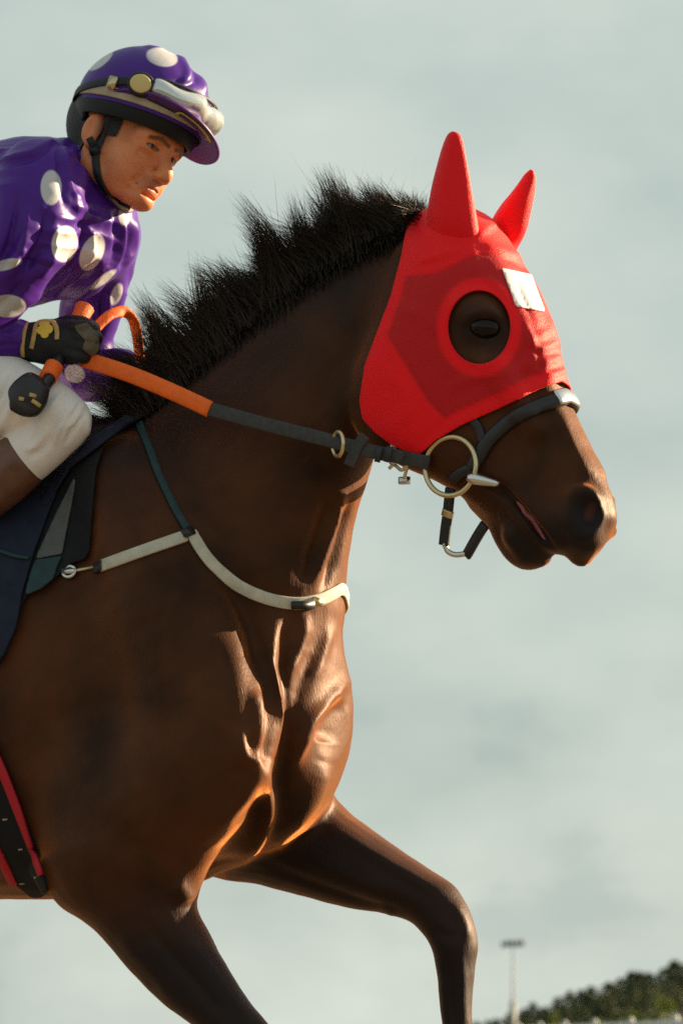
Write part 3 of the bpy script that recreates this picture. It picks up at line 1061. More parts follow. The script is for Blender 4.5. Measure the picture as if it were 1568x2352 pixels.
M_white = mat('white_cloth', (0.80, 0.79, 0.76), 0.6, var=.05, scale=40)
hood = thing('racing_hood', 'bright red cloth hood with eye holes covering the head of the bay horse', 'hood', FH.at(0, 0, 0) * np.array([1, 1, 0]) + np.array([0, 0, 1.55]))
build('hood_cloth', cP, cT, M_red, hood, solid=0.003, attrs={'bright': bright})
HOODBVH = BVHTree.FromPolygons(sP.tolist(), sQ.tolist())
# piping round the eye holes
t = np.linspace(0, 2 * np.pi, 40, endpoint=False)
for s in (1, -1):
    pts = [ray_on(HOODBVH, 1100 + 74 * math.cos(a), 752 + 87 * math.sin(a)) for a in t]
    ep = np.array([p[0][:] for p in pts if p[0] is not None])
    en = np.array([p[1][:] for p in pts if p[0] is not None])
    if s < 0:
        ep, en = mirror_world(ep, FH), mirror_world(en + FH.o, FH) - FH.o
    p, f = sweep(ep + en * .0002, en, .0022, .0016, 'round', closed=True)
    build('eye_hole_binding', p, f, M_redplain, hood)
# ears
def ear(rows, name):
    P, Q, T = px_loft(FH, rows, 24, 6)
    x, y = project(P)
    return P, Q, T
def ear_mesh(rows, strokes):
    P, Q, T = px_loft(FH, rows, 28, 7)
    nq = len(P)
    F = np.vstack([Q, np.stack([T[:, 0], T[:, 1], T[:, 2], T[:, 2]], -1)])
    P = sculpt(P, Q, strokes)
    return P, [tuple(q) for q in Q] + [tuple(q) for q in T]
P, F = ear_mesh([(990, 585, 1092, 590, .030, .026, 2), (982, 545, 1100, 553, .044, .030, 2), (982, 500, 1096, 508, .052, .030, 1.9, .1), (991, 440, 1087, 450, .054, .027, 1.8, .2), (1001, 395, 1079, 402, .055, .022, 1.8, .2), (1013, 350, 1070, 356, .056, .016, 1.8, .1),
                 (1024, 318, 1061, 322, .057, .010), (1031, 306, 1053, 307, .057, .006), (1038, 302, 1045, 302, .057, .002)],
                [([(1036, 335), (1038, 420), (1034, 510)], 17, -.009), ([(1060, 335), (1074, 410), (1082, 490)], 8, .005), ([(1000, 460), (1004, 520), (1000, 560)], 9, .004), ([(1016, 400), (1016, 470), (1020, 540)], 6, .003), ([(1075, 470), (1080, 520), (1070, 550)], 7, .004), ([(1060, 520), (1062, 548)], 6, -.003), ([(1050, 500), (1054, 540)], 6, .003)])
build('ear_cover', P, F, M_redplain, hood)
P, F = ear_mesh([(1128, 560, 1172, 590, -.040, .022), (1132, 508, 1188, 565, -.052, .026, 1.9), (1152, 470, 1205, 530, -.054, .024, 1.8), (1172, 446, 1215, 490, -.055, .021, 1.8), (1190, 424, 1222, 455, -.056, .016),
                 (1203, 403, 1227, 424, -.057, .010), (1211, 394, 1228, 404, -.057, .006), (1217, 389, 1224, 392, -.057, .002)],
                [([(1168, 500), (1190, 460), (1212, 420)], 12, -.006), ([(1165, 480), (1190, 470), (1212, 470)], 6, .005), ([(1150, 520), (1180, 500), (1205, 505)], 6, .003), ([(1160, 540), (1185, 535), (1200, 540)], 5, -.003), ([(1170, 555), (1190, 560)], 5, .003)])
build('ear_cover', P, F, M_redplain, hood)
# white patch on the forehead
px_, py_ = project(sP)
nr = normals(sP, sQ)
PATCH = [(1150, 618), (1216, 634), (1247, 718), (1183, 706)]
fpatch = poly_field(px_, py_, PATCH)
fpatch = np.where((nr[:, 1] > 0.25) | (FH.to_local(sP)[:, 2] < 1.3) | (FH.to_local(sP)[:, 0] < .02), -50, fpatch)
pP, pT = clip_mesh(sP + nr * .003, sQ, fpatch)
build('forehead_patch', pP, pT, M_white, hood, solid=0.0015)
# lower hem
def strap_on(bvh, pts, w, h, lift, prof='flat', mirror=None, step=10, wrap=False, ends=None):
    P, N = drape(bvh, pts, lift, step)
    if wrap:
        L, M = FB.to_local(P), FB.to_local(N + FB.o)
        s_end = L[-1, 1]
        k = np.where(L[:, 1] > -s_end + .012)[0][::-1]
        L2, M2 = L[k].copy(), M[k].copy()
        L2[:, 1] *= -1
        M2[:, 1] *= -1
        if len(k):
            off = L[-1] - L2[0]
            fade = np.clip(1 - np.arange(len(L2)) / 26.0, 0, 1)[:, None]
            L2[:, 2:] += off[2] * fade
            for i in range(len(L2)):
                hit = bvh.find_nearest(Vector(FB.to_world(L2[i])))
                L2[i] = FB.to_local(np.array(hit[0]) + np.array(hit[1]) * lift)
                M2[i] = FB.to_local(np.array(hit[1]) + FB.o)
        P = FB.to_world(np.vstack([L, L2]))
        N = FB.to_world(np.vstack([M, M2])) - FB.o
        for _ in range(3):
            P[1:-1] = (P[:-2] + 2 * P[1:-1] + P[2:]) / 4
    return sweep(P, N, w, h, prof)

# ================================================================== tack
M_leather = mat('black_leather', (0.012, 0.012, 0.014), 0.45, spec=0.5, var=.3, scale=80, bump=.1, bscale=400)
M_webbing = mat('grey_webbing', (0.05, 0.05, 0.05), 0.7, spec=0.3, var=.2, scale=120, bump=.2, bscale=800)
M_brass = mat('pale_brass', (0.62, 0.52, 0.30), 0.30, metal=0.85)
M_steel = mat('polished_steel', (0.66, 0.68, 0.66), 0.22, metal=0.9)
M_cream = mat('cream_elastic', (0.50, 0.47, 0.37), 0.7, var=.12, scale=60, bump=.2, bscale=700)
M_orange = mat('orange_rubber_grip', (0.90, 0.145, 0.010), 0.55, spec=0.4, var=.1, scale=60, bump=.35, bscale=500)
M_navy = mat('navy_cloth', (0.012, 0.016, 0.035), 0.75, spec=0.25, var=.25, scale=40, bump=.15, bscale=600)
M_black = mat('black_cloth', (0.008, 0.009, 0.011), 0.75, spec=0.25, var=.25, scale=40, bump=.15, bscale=600)
M_greycloth = mat('grey_cloth', (0.10, 0.105, 0.105), 0.8, spec=0.2, var=.15, scale=40, bump=.15, bscale=600)
M_teal = mat('dark_teal_cloth', (0.020, 0.048, 0.055), 0.7, spec=0.3, var=.2, scale=50)
M_piping = mat('red_piping', (0.42, 0.012, 0.025), 0.55, spec=0.3)

# ---- breastplate
bp = thing('breastplate', 'cream elastic breast strap buckled round the chest of the bay horse', 'strap', FB.px(600, 1390, .15))
p, f = strap_on(HBVH, [(438, 1224), (470, 1276), (510, 1318), (560, 1352), (620, 1377), (680, 1386), (730, 1378), (765, 1362), (780, 1352)], .0098, .0022, .003, wrap=True)
build('chest_strap', p, f, M_cream, bp)
p, f = strap_on(HBVH, [(424, 1233), (330, 1266), (236, 1300)], .0098, .0022, .003)
build('side_strap', p, f, M_cream, bp)
L = FB.to_local(p); L[:, 1] *= -1
build('side_strap', FB.to_world(L), [q[::-1] for q in f], M_cream, bp)
p, f = strap_on(HBVH, [(238, 1298), (205, 1306), (168, 1314)], .0025, .002, .003)
build('tie_cord', p, f, M_brass, bp)
p, f = strap_on(HBVH, [(240, 1299), (222, 1307)], .0085, .0025, .004)
build('keeper', p, f, M_leather, bp)
p, f = strap_on(HBVH, [(432, 1222), (402, 1170), (368, 1100), (345, 1040), (330, 1000), (322, 975)], .0062, .0018, .003)
build('neck_strap', p, f, M_teal, bp)
L = FB.to_local(p); L[:, 1] *= -1
build('neck_strap', FB.to_world(L), [q[::-1] for q in f], M_teal, bp)
def on_horse(x, y, lift=.004):
    h = ray_on(HBVH, x, y)
    n = np.array(h[1])
    return np.array(h[0]) + n * lift, n
def plate(bvh_pt, hx, hy, hz, ang=0.0):
    c, n = bvh_pt
    a = np.cross(np.array([0, 0, 1.0]), n)
    a /= np.linalg.norm(a)
    b = np.cross(n, a)
    a2 = a * math.cos(ang) + b * math.sin(ang)
    return box(c, np.array([a2, np.cross(n, a2), n]), hx, hy, hz, .3)
build('joint', *plate(on_horse(430, 1226, .004), .011, .008, .004, .4), M_leather, bp)
build('buckle', *plate(on_horse(692, 1390, .006), .020, .0065, .003, .05), M_leather, bp)
build('buckle', *plate(on_horse(725, 1382, .006), .011, .006, .003, -.2), M_brass, bp)
c, n = on_horse(163, 1316, .006)
a = np.cross(np.array([0, 0, 1.0]), n); a /= np.linalg.norm(a)
build('ring', *join([tube_ring(c, a, np.cross(n, a), .011, .009, .0028), box(c + n * .002, np.array([a, np.cross(n, a), n]), .012, .004, .003, .3)]), M_steel, bp)

# ---- saddle cloth, saddle and girth
CLOTH = [(330, 955), (300, 975), (240, 1016), (220, 1080), (213, 1157), (205, 1268), (196, 1284), (165, 1294), (130, 1325), (62, 1370), (45, 1400), (38, 1445), (14, 1505), (-60, 1600), (-520, 1600), (-560, 1000), (-400, 900), (300, 880)]
mx_, my_ = near_px(HP, FB)
HLb = FB.to_local(HP)
def body_sheet(poly, lift, smooth_n=3, zmin=-9):
    f = poly_field(mx_, my_, poly)
    f = np.where((HLb[:, 0] > 0.15) & (HLb[:, 2] > 1.75), -99, f)
    a, b, _ = shell(HP, HQ, f, lift, smooth_n)
    x, y = near_px(a, FB)
    return clip_mesh(a, b, poly_field(x, y, poly))
def two_sided(name, PT, m, parent, solid):
    P, T = PT
    s = FB.to_local(P)[:, 1]
    for k in (1, -1):
        q, t = clip_mesh(P, T, s * k - .004)
        if len(t):
            build(name, q, t, m, parent, solid=solid)
sc = thing('saddle_cloth', 'navy and grey saddle cloth with rounded flap over the bay horse back', 'saddle cloth', FB.px(-150, 1100, 0))
build('under_cloth', *body_sheet(CLOTH, .007), M_black, sc, solid=.004)
two_sided('grey_panel', body_sheet([(175, 1092), (164, 1160), (143, 1272), (82, 1284), (130, 1180)], .0115), M_greycloth, sc, .003)
two_sided('teal_panel', body_sheet([(143, 1277), (132, 1300), (122, 1330), (95, 1352), (58, 1368), (72, 1310), (84, 1286)], .0115), M_teal, sc, .003)
build('flap', *body_sheet([(150, 1085), (118, 1160), (78, 1270), (52, 1360), (38, 1440), (8, 1506), (-80, 1600), (-380, 1600), (-420, 1100), (-200, 1030), (60, 1080)], .014, 5), M_navy, sc, solid=.004)
two_sided('front_roll', body_sheet([(310, 962), (240, 1014), (160, 1075), (110, 1160), (92, 1160), (140, 1070), (215, 1005), (290, 955)], .017, 4), M_navy, sc, .004)
SCB = BVHTree.FromPolygons(*[v.tolist() for v in body_sheet([(150, 1085), (118, 1160), (78, 1270), (52, 1360), (38, 1440), (8, 1506), (-80, 1600), (-380, 1600), (-420, 1100), (-200, 1030), (60, 1080)], .014, 5)])
P1, N1 = drape(SCB, [(-40, 1262), (0, 1268), (40, 1280), (70, 1284)], .005)
p, f = sweep(P1, N1, .003, .0015)
build('tie_cord', p, f, M_teal, sc)

GIRTH = [(-330, 1450), (-180, 1450), (-60, 1610), (0, 1742), (36, 1830), (75, 1930), (106, 2030), (110, 2046), (98, 2058), (74, 2060), (30, 2024), (0, 1962), (-130, 1700), (-280, 1560)]
girth = thing('girth', 'black girth with red piped edges under the belly of the bay horse', 'girth', FB.px(40, 2040, 0))
gP, gT = body_sheet(GIRTH, .008)
build('girth_band', gP, gT, M_black, girth, solid=.005)
GB = BVHTree.FromPolygons(gP.tolist(), gT.tolist())
for pts in ([(-55, 1625), (0, 1745), (36, 1831), (74, 1930), (108, 2022)], [(-125, 1712), (0, 1966), (30, 2028), (64, 2062)]):
    pts2 = [(x - 3, y + 2) if pts[0][0] > -60 else (x + 3, y - 2) for x, y in pts]
    P1, N1 = drape(GB, pts2, .0045)
    for s in (1, -1):
        q = P1 if s > 0 else mirror_world(P1, FB)
        m = N1 if s > 0 else mirror_world(N1 + FB.o, FB) - FB.o
        build('red_edge', *sweep(q, m, .0075, .0025), M_piping, girth)
M_stitch = mat('pale_thread', (0.30, 0.30, 0.18), 0.7)
for x, y in ((14, 1880), (50, 1948), (6, 1962), (86, 2014), (52, 2026), (-20, 1900)):
    h = ray_on(GB, x, y)
    if h[0]:
        build('stitch', *plate((np.array(h[0]) + np.array(h[1]) * .0035, np.array(h[1])), .0045, .0014, .001, .1), M_stitch, girth)

saddle = thing('racing_saddle', 'small black leather racing saddle behind the withers under the rider', 'saddle', FB.px(-250, 1080, 0))
P, Q, T = ring_loft([(FB.px(20, 1062, 0), np.array([0, 0, .006]), FB.n * .02, 2, 0), (FB.px(-20, 1055, 0), np.array([0, 0, .022]), FB.n * .075, 2.2, 0), (FB.px(-130, 1066, 0), np.array([0, 0, .02]), FB.n * .10, 2.2, 0),
                     (FB.px(-280, 1076, 0), np.array([0, 0, .02]), FB.n * .125, 2.2, 0), (FB.px(-400, 1062, 0), np.array([0, 0, .028]), FB.n * .12, 2.2, 0), (FB.px(-440, 1050, 0), np.array([0, 0, .012]), FB.n * .06, 2, 0)], 28, 5)
build('seat', P, [tuple(q) for q in Q] + [tuple(q) for q in T], M_leather, saddle)

for s in (1, -1):                                  # stirrups
    def Zs(x, y, q):
        L = FB.to_local(FB.px(x, y, q)); L[1] *= s
        if s < 0:
            L[0] -= .16; L[2] -= .03
        return FB.to_world(L)
    q = np.array([Zs(-160 + 20 * t, 1085 + 215 * t, .150 + .050 * t) for t in np.linspace(0, 1, 8)])
    build('stirrup_leather', *sweep(q, np.tile(FB.n * s, (8, 1)), .009, .002), M_leather, saddle)
    c = Zs(-138, 1345, .202)
    build('stirrup_iron', *tube_ring(c, FB.n * .9 + FB.f * .2, FB.z, .055, .052, .004, 24), M_steel, saddle)
# ---- bridle
br = thing('bridle', 'black leather bridle with large ring bit on the bay horse muzzle', 'bridle', FH.px(1100, 1050, 0))
def strap_both(name, pts, w, h, lift, m, prof='flat', step=10, both=True):
    P1, N1 = drape(HBVH, pts, lift, step)
    build(name, *sweep(P1, N1, w, h, prof), m, br)
    if both:
        build(name, *sweep(mirror_world(P1, FH), mirror_world(N1 + FH.o, FH) - FH.o, w, h, prof), m, br)
strap_both('noseband', [(1302, 915), (1281, 920), (1230, 937), (1180, 961), (1127, 1008), (1102, 1046), (1085, 1075)], .0115, .0065, .004, M_leather, 'padded')
P1, N1 = drape(HBVH, [(1272, 919), (1295, 913), (1312, 912)], .009, 6)
L = FH.to_local(P1); M = FH.to_local(N1 + FH.o)
k = [i for i in range(len(L)) if L[i, 1] > .002]
Lm, Mm = L[k][::-1].copy(), M[k][::-1].copy(); Lm[:, 1] *= -1; Mm[:, 1] *= -1
Pn, Nn = FH.to_world(np.vstack([L[k], Lm])), FH.to_world(np.vstack([M[k], Mm])) - FH.o
build('nose_plate', *sweep(Pn, Nn, .0125, .0035, 'padded'), M_steel, br)
strap_both('cheek_strap', [(1085, 962), (1100, 985), (1112, 1025)], .007, .002, .003, M_leather)
strap_both('jaw_strap', [(1085, 1075), (1060, 1085), (1040, 1100)], .008, .003, .004, M_leather)
cr_ = FH.px(1034, 1071, .077)
for s in (1, -1):
    L = FH.to_local(cr_); L[1] *= s
    c = FH.to_world(L)
    ring = build('bit_ring', *tube_ring(c, FH.f, FH.z, .0465, .0455, .0042, 40), M_brass, br)
    a, b = FH.to_local(FH.px(1072, 1096, .083)), FH.to_local(FH.px(1146, 1112, .062))
    a[1] *= s; b[1] *= s
    path = np.array([FH.to_world(a * (1 - t) + b * t) for t in np.linspace(0, 1, 9)])
    build('bit_cheek', *sweep(path, None, .0085, .0085, 'round', taper=[.6, .95, 1.05, 1, .95, .85, .75, .65, .4]), M_steel, br)
# chin strap loop hanging under the jaw
def free(pts, w, h, m, name, parent, s0=.03, s1=.03, prof='flat', taper=None, nrm=None, fr=FH):
    c = catmull(pts, 8) if len(pts) > 2 else np.array([np.array(pts[0]) * (1 - t) + np.array(pts[1]) * t for t in np.linspace(0, 1, 8)])
    P1 = np.array([fr.px(x, y, s0 + (s1 - s0) * i / (len(c) - 1)) for i, (x, y) in enumerate(c)])
    n = np.tile(fr.n, (len(P1), 1)) if nrm is None else nrm
    return build(name, *sweep(P1, None if prof == 'round' else n, w, h, prof, taper=taper), m, parent)
free([(1033, 1122), (1030, 1150), (1027, 1180), (1022, 1215), (1018, 1252)], .0085, .003, M_leather, 'curb_strap', br, .05, .03)
free([(1028, 1172), (1025, 1186)], .0095, .004, M_brass, 'keeper', br, .047, .044)
free([(1070, 1276), (1078, 1262), (1095, 1232), (1112, 1205)], .0085, .003, M_leather, 'curb_strap', br, .02, .035)
free([(1020, 1248), (1028, 1266), (1045, 1274), (1068, 1272)], .0045, .0045, M_steel, 'curb_link', br, .03, .02, 'round')
# hood lash and throat buckle hardware at the rein end
free([(904, 1022), (902, 1045), (903, 1066)], .006, .004, M_steel, 'buckle', br, .085, .082)
free([(893, 1076), (905, 1068), (922, 1080), (935, 1068), (930, 1090), (928, 1100)], .0028, .0028, M_brass, 'hook', br, .08, .075, 'round')
free([(918, 1104), (938, 1103)], .006, .005, M_steel, 'buckle_tongue', br, .04, .04)

# ---- reins
reins = thing('reins', 'reins with orange rubber grip running from gloved hand to bit ring', 'reins', FB.px(480, 960, .14))
def rein_path(pts):
    c = catmull([(x, y) for x, y, s in pts], 10)
    ss = catmull([(s, s) for x, y, s in pts], 10)[:, 0]
    return np.array([FB.px(x, y, s) for (x, y), s in zip(c, ss)])
GR = rein_path([(190, 824, .150), (300, 860, .155), (400, 902, .155), (482, 940, .153)])
nv = np.tile(FB.n, (len(GR), 1))
build('rubber_grip', *sweep(GR, nv, .0128, .0035, 'padded'), M_orange, reins)
endh = FB.to_local(FH.px(985, 1070, .082))[1]
WB = rein_path([(478, 938, .153), (600, 972, .150), (750, 1010, .14), (850, 1036, .125), (930, 1052, .112)])
P2 = np.vstack([WB[:-1], [FH.px(925, 1052, .10), FH.px(960, 1058, .088), FH.px(985, 1064, .080)]])
build('rein_strap', *sweep(P2, np.tile(FB.n, (len(P2), 1)), .0108, .0022), M_webbing, reins)
c = FB.px(776, 1020, .145)
build('martingale_ring', *tube_ring(c, FB.f * .8 + FB.n * .6, FB.z, .017, .019, .0032), M_brass, reins)
free([(838, 1000), (818, 1030), (800, 1070)], .009, .002, M_webbing, 'martingale_strap', reins, .132, .132, fr=FB)
for x in (868, 890):
    free([(x - 5, 1042), (x + 8, 1045)], .0125, .0035, M_leather, 'keeper', reins, .127, .124, fr=FB)
# far rein: other side of the neck
for nm, pth, m, w, h in (('rubber_grip', GR, M_orange, .0128, .0035), ('rein_strap', P2, M_webbing, .0108, .0022)):
    q = mirror_world(pth, FB)
    build(nm, *sweep(q, np.tile(-FB.n, (len(q), 1)), w, h), m, reins)
# slack of the grip looping up from the hand to the other hand
LP = catmull([(200, 775), (222, 752), (250, 725), (280, 716), (303, 732), (314, 770), (319, 810), (322, 842)], 8)
sl = np.linspace(.14, -.06, len(LP))
LPw = np.array([FB.px(x, y, s) for (x, y), s in zip(LP, sl)])
build('grip_loop', *sweep(LPw, np.tile(FB.n, (len(LPw), 1)), .0095, .003, 'padded'), M_orange, reins)

# ================================================================== the rider
M_skin = mat('skin', (0.40, 0.155, 0.075), 0.48, spec=0.4, sss=0.12, sss_rad=(.010, .004, .002))
jk = thing('person', 'rider in purple silks with white dots crouching forward over the horse neck', 'person', FB.px(-150, 1050, 0))

# ---- head, in its own axes: forward, near side, up
al, be, ga = R(35), R(14), R(14)
f0 = np.array([math.cos(al), -math.sin(al), 0]); r0 = np.array([-math.sin(al), -math.cos(al), 0]); z0 = np.array([0, 0, 1.0])
hf = f0 * math.cos(be) - z0 * math.sin(be)
hu = z0 * math.cos(be) + f0 * math.sin(be)
hr = r0 * math.cos(ga) + hu * math.sin(ga)
hu = hu * math.cos(ga) - r0 * math.sin(ga)
HS = 0.95
class HeadFrame:
    def __init__(self):
        self.o = np.zeros(3)
        self.M = np.array([hf, hr, hu])
    def to_world(self, L):
        return self.o + (np.asarray(L) * HS) @ self.M
    def to_local(self, P):
        return ((np.asarray(P) - self.o) @ self.M.T) / HS
FJ = HeadFrame()
a_, b_ = 279.0, 319.0
for _ in range(4):
    FJ.o = FB.px(a_, b_, 0.0)
    x, y = project(FJ.to_world(np.array([.088, .032, 0])))
    a_ += 348 - x
    b_ += 337 - y
FJ.o = FB.px(a_, b_, 0.0)

J = Field((-.16, -.11, -.24), (.15, .11, .15), .0022, FJ, band=.03)
J.blob((-.015, 0, .035), (.098, .076, .085), .02, loc=True)
J.blob((.028, 0, -.028), (.062, .060, .082), .02, loc=True)
J.chain([((-.035, 0, -.06), .056), ((-.055, 0, -.13), .054), ((-.085, 0, -.23), .062)], .03, loc=True)
for s in (1, -1):
    J.chain([((-.004, s * .054, -.035), .020), ((.004, s * .052, -.072), .018), ((.045, s * .034, -.098), .018), ((.072, s * .012, -.105), .018)], .022, loc=True)
    J.blob((.052, s * .046, -.026), (.026, .020, .022), .022, loc=True)          # cheekbone
    J.blob((.050, s * .040, -.060), (.028, .020, .030), .022, loc=True)          # cheek
    J.chain([((.070, s * .046, .016), .009), ((.086, s * .026, .021), .010), ((.091, s * .006, .016), .009)], .012, loc=True)   # brow
    J.blob((.100, s * .0135, -.043), (.012, .0085, .009), .007, loc=True)         # wing of the nose
J.blob((.072, 0, -.106), (.024, .024, .019), .016, loc=True)
J.blob((.082, 0, .02), (.014, .05, .03), .03, loc=True)
J.chain([((.088, 0, .010), .010), ((.099, 0, -.012), .0105), ((.111, 0, -.033), .0125), ((.110, 0, -.040), .0115)], .010, loc=True)
J.blob((.078, 0, -.070), (.022, .032, .026), .018, loc=True)
for s in (1, -1):
    J.blob((.098, s * .033, .001), (.013, .017, .010), .010, 'cut', loc=True)
    J.blob((.0745, s * .0325, -.001), (.0165, .0175, .0145), .006, loc=True)          # lids over the eyeball
    J.chain([((.0895, s * .019, .0000), .0016), ((.0925, s * .030, .0008), .0024), ((.0875, s * .043, .0000), .0016)], .002, 'cut', loc=True)
    J.chain([((.0935, s * .022, -.017), .003), ((.0915, s * .034, -.018), .003), ((.083, s * .046, -.016), .003)], .012, 'cut', loc=True)
    J.chain([((.099, s * .021, -.043), .003), ((.0925, s * .030, -.057), .003), ((.083, s * .036, -.072), .003)], .014, 'cut', loc=True)  # fold from nose to mouth
    J.blob((.101, s * .0075, -.0485), (.005, .0035, .003), .003, 'cut', loc=True)
J.chain([((.083, .026, -.0735), .003), ((.0915, .013, -.069), .0044), ((.0957, .004, -.067), .0044), ((.0957, -.004, -.067), .0044), ((.0915, -.013, -.069), .0044), ((.083, -.026, -.0735), .003)], .004, loc=True)
J.chain([((.083, .024, -.0775), .003), ((.0880, .012, -.0805), .0046), ((.0905, 0, -.081), .0050), ((.0880, -.012, -.0805), .0046), ((.083, -.024, -.0775), .003)], .004, loc=True)
J.chain([((.081, .029, -.0755), .0016), ((.0945, .014, -.0745), .0016), ((.099, 0, -.0735), .0016), ((.0945, -.014, -.0745), .0016), ((.081, -.029, -.0755), .0016)], .003, 'cut', loc=True)
J.chain([((.090, .014, -.092), .003), ((.092, 0, -.0925), .0035), ((.090, -.014, -.092), .003)], .008, 'cut', loc=True)
for s in (1, -1):
    J.blob((-.006, s * .080, .000), (.018, .0075, .029), .006, loc=True, rot=np.array([[1, .25 * s, .15], [-.25 * s, 1, 0], [-.15, 0, 1]]))
    J.blob((-.002, s * .088, .002), (.009, .006, .016), .005, 'cut', loc=True)
    J.blob((-.003, s * .078, -.025), (.009, .007, .009), .006, loc=True)
JP, JQ = J.surface(2)
del J
def squash(L):
    L = np.array(L, float)
    w = np.clip((L[..., 0] + .05) / .06, 0, 1)
    u = L[..., 2]
    L[..., 2] = np.where(u < -.043, u * (1 - w) + (-.043 + (u + .043) * .70) * w, u)
    return L
JP = FJ.to_world(squash(FJ.to_local(JP)))
jl = FJ.to_local(JP)
UQ = lambda u: -.043 + (u + .043) * .70
lip = np.clip(1.4 - np.hypot((jl[:, 2] - UQ(-.0745)) / .008, jl[:, 1] / .027), 0, 1) * (jl[:, 0] > .078)
brow = np.zeros(len(JP))
for s in (1, -1):
    d, t = seg_dist(jl[:, 1] * s, jl[:, 2], [(.010, .0125), (.030, .0175), (.048, .0125)])
    brow = np.maximum(brow, np.clip(1.5 - d / .0036, 0, 1) * (jl[:, 0] > .05))
hair_m = np.clip((-.012 - jl[:, 0] + .25 * jl[:, 2]) / .010, 0, 1) * (jl[:, 2] > -.045) * (np.abs(jl[:, 1]) < .0745)
side_burn = np.clip(1.3 - np.hypot((jl[:, 0] - .014) / .014, (jl[:, 2] - .006) / .034), 0, 1) * (np.abs(jl[:, 1]) > .04)
stub = np.clip(1.3 - np.hypot((jl[:, 2] - UQ(-.0575)) / .010, jl[:, 1] / .03), 0, 1) * (jl[:, 0] > .07) * .35
stub = np.maximum(stub, np.clip(1.2 - np.hypot((jl[:, 2] - UQ(-.108)) / .018, jl[:, 1] / .035), 0, 1) * (jl[:, 0] > .04) * .22)
for s in (1, -1):
    d, t = seg_dist(jl[:, 1] * s, jl[:, 2], [(.017, .0000), (.024, .0034), (.033, .0042), (.045, .0010)])
    brow = np.maximum(brow, np.clip(1.4 - d / .0020, 0, 1) * (jl[:, 0] > .06) * 1.1)
    d, t = seg_dist(jl[:, 1] * s, jl[:, 2], [(.020, -.003), (.032, -.0035), (.043, -.001)])
    brow = np.maximum(brow, np.clip(1.3 - d / .0016, 0, 1) * (jl[:, 0] > .06) * .7)
darkf = np.clip(np.maximum.reduce([brow * .8, hair_m, side_burn * .75, stub]), 0, 1)
def skin_nodes(m):
    nt = m.node_tree
    b = bsdf(m)
    L = nt.links.new
    tc = nt.nodes.new('ShaderNodeTexCoord')
    nz = nt.nodes.new('ShaderNodeTexNoise')
    nz.inputs['Scale'].default_value = 38
    nz.inputs['Detail'].default_value = 5
    rp = nt.nodes.new('ShaderNodeValToRGB')
    rp.color_ramp.elements[0].position = .3
    rp.color_ramp.elements[1].position = .75
    rp.color_ramp.elements[0].color = (.64, .200, .075, 1)
    rp.color_ramp.elements[1].color = (.76, .270, .110, 1)
    prev = rp.outputs['Color']
    L(tc.outputs['Object'], nz.inputs['Vector'])
    L(nz.outputs['Fac'], rp.inputs['Fac'])
    for an, col in (('lip', (.36, .085, .06)), ('hair', (.018, .013, .012))):
        at = nt.nodes.new('ShaderNodeAttribute')
        at.attribute_name = an
        mx = nt.nodes.new('ShaderNodeMixRGB')
        mx.inputs['Color2'].default_value = (*col, 1)
        L(prev, mx.inputs['Color1'])
        L(at.outputs['Fac'], mx.inputs['Fac'])
        prev = mx.outputs['Color']
    L(prev, b.inputs['Base Color'])
    n2 = nt.nodes.new('ShaderNodeTexNoise')
    n2.inputs['Scale'].default_value = 700
    bp_ = nt.nodes.new('ShaderNodeBump')
    bp_.inputs['Strength'].default_value = .12
    bp_.inputs['Distance'].default_value = .001
    L(tc.outputs['Object'], n2.inputs['Vector'])
    L(n2.outputs['Fac'], bp_.inputs['Height'])
    L(bp_.outputs['Normal'], b.inputs['Normal'])
skin_nodes(M_skin)
build('body', JP, JQ, M_skin, jk, attrs={'lip': lip * .8, 'hair': darkf})
JBVH = BVHTree.FromPolygons(JP.tolist(), JQ.tolist())
# eyes
M_iris = mat('rider_eye', (0.02, 0.010, 0.006), 0.08, spec=0.6)
M_sclera = mat('eye_white', (0.22, 0.17, 0.14), 0.3, spec=0.5)
def ball(c, r, m, name, parent, sc=(1, 1, 1), fr=None):
    bm = bmesh.new()
    bmesh.ops.create_uvsphere(bm, u_segments=20, v_segments=14, radius=1.0)
    P = np.array([v.co[:] for v in bm.verts]) * r * np.array(sc) + np.array(c)
    bm.verts.index_update()
    F = [tuple(v.index for v in f.verts) for f in bm.faces]
    bm.free()
    return build(name, fr.to_world(P) if fr else P, F, m, parent)
for s in (1, -1):
    ball((.0765, s * .0325, -.0005), .0140, M_sclera, 'eyeball', jk, fr=FJ)
    ball((.0838, s * .0315, 0.0), .0078, M_iris, 'iris', jk, fr=FJ)

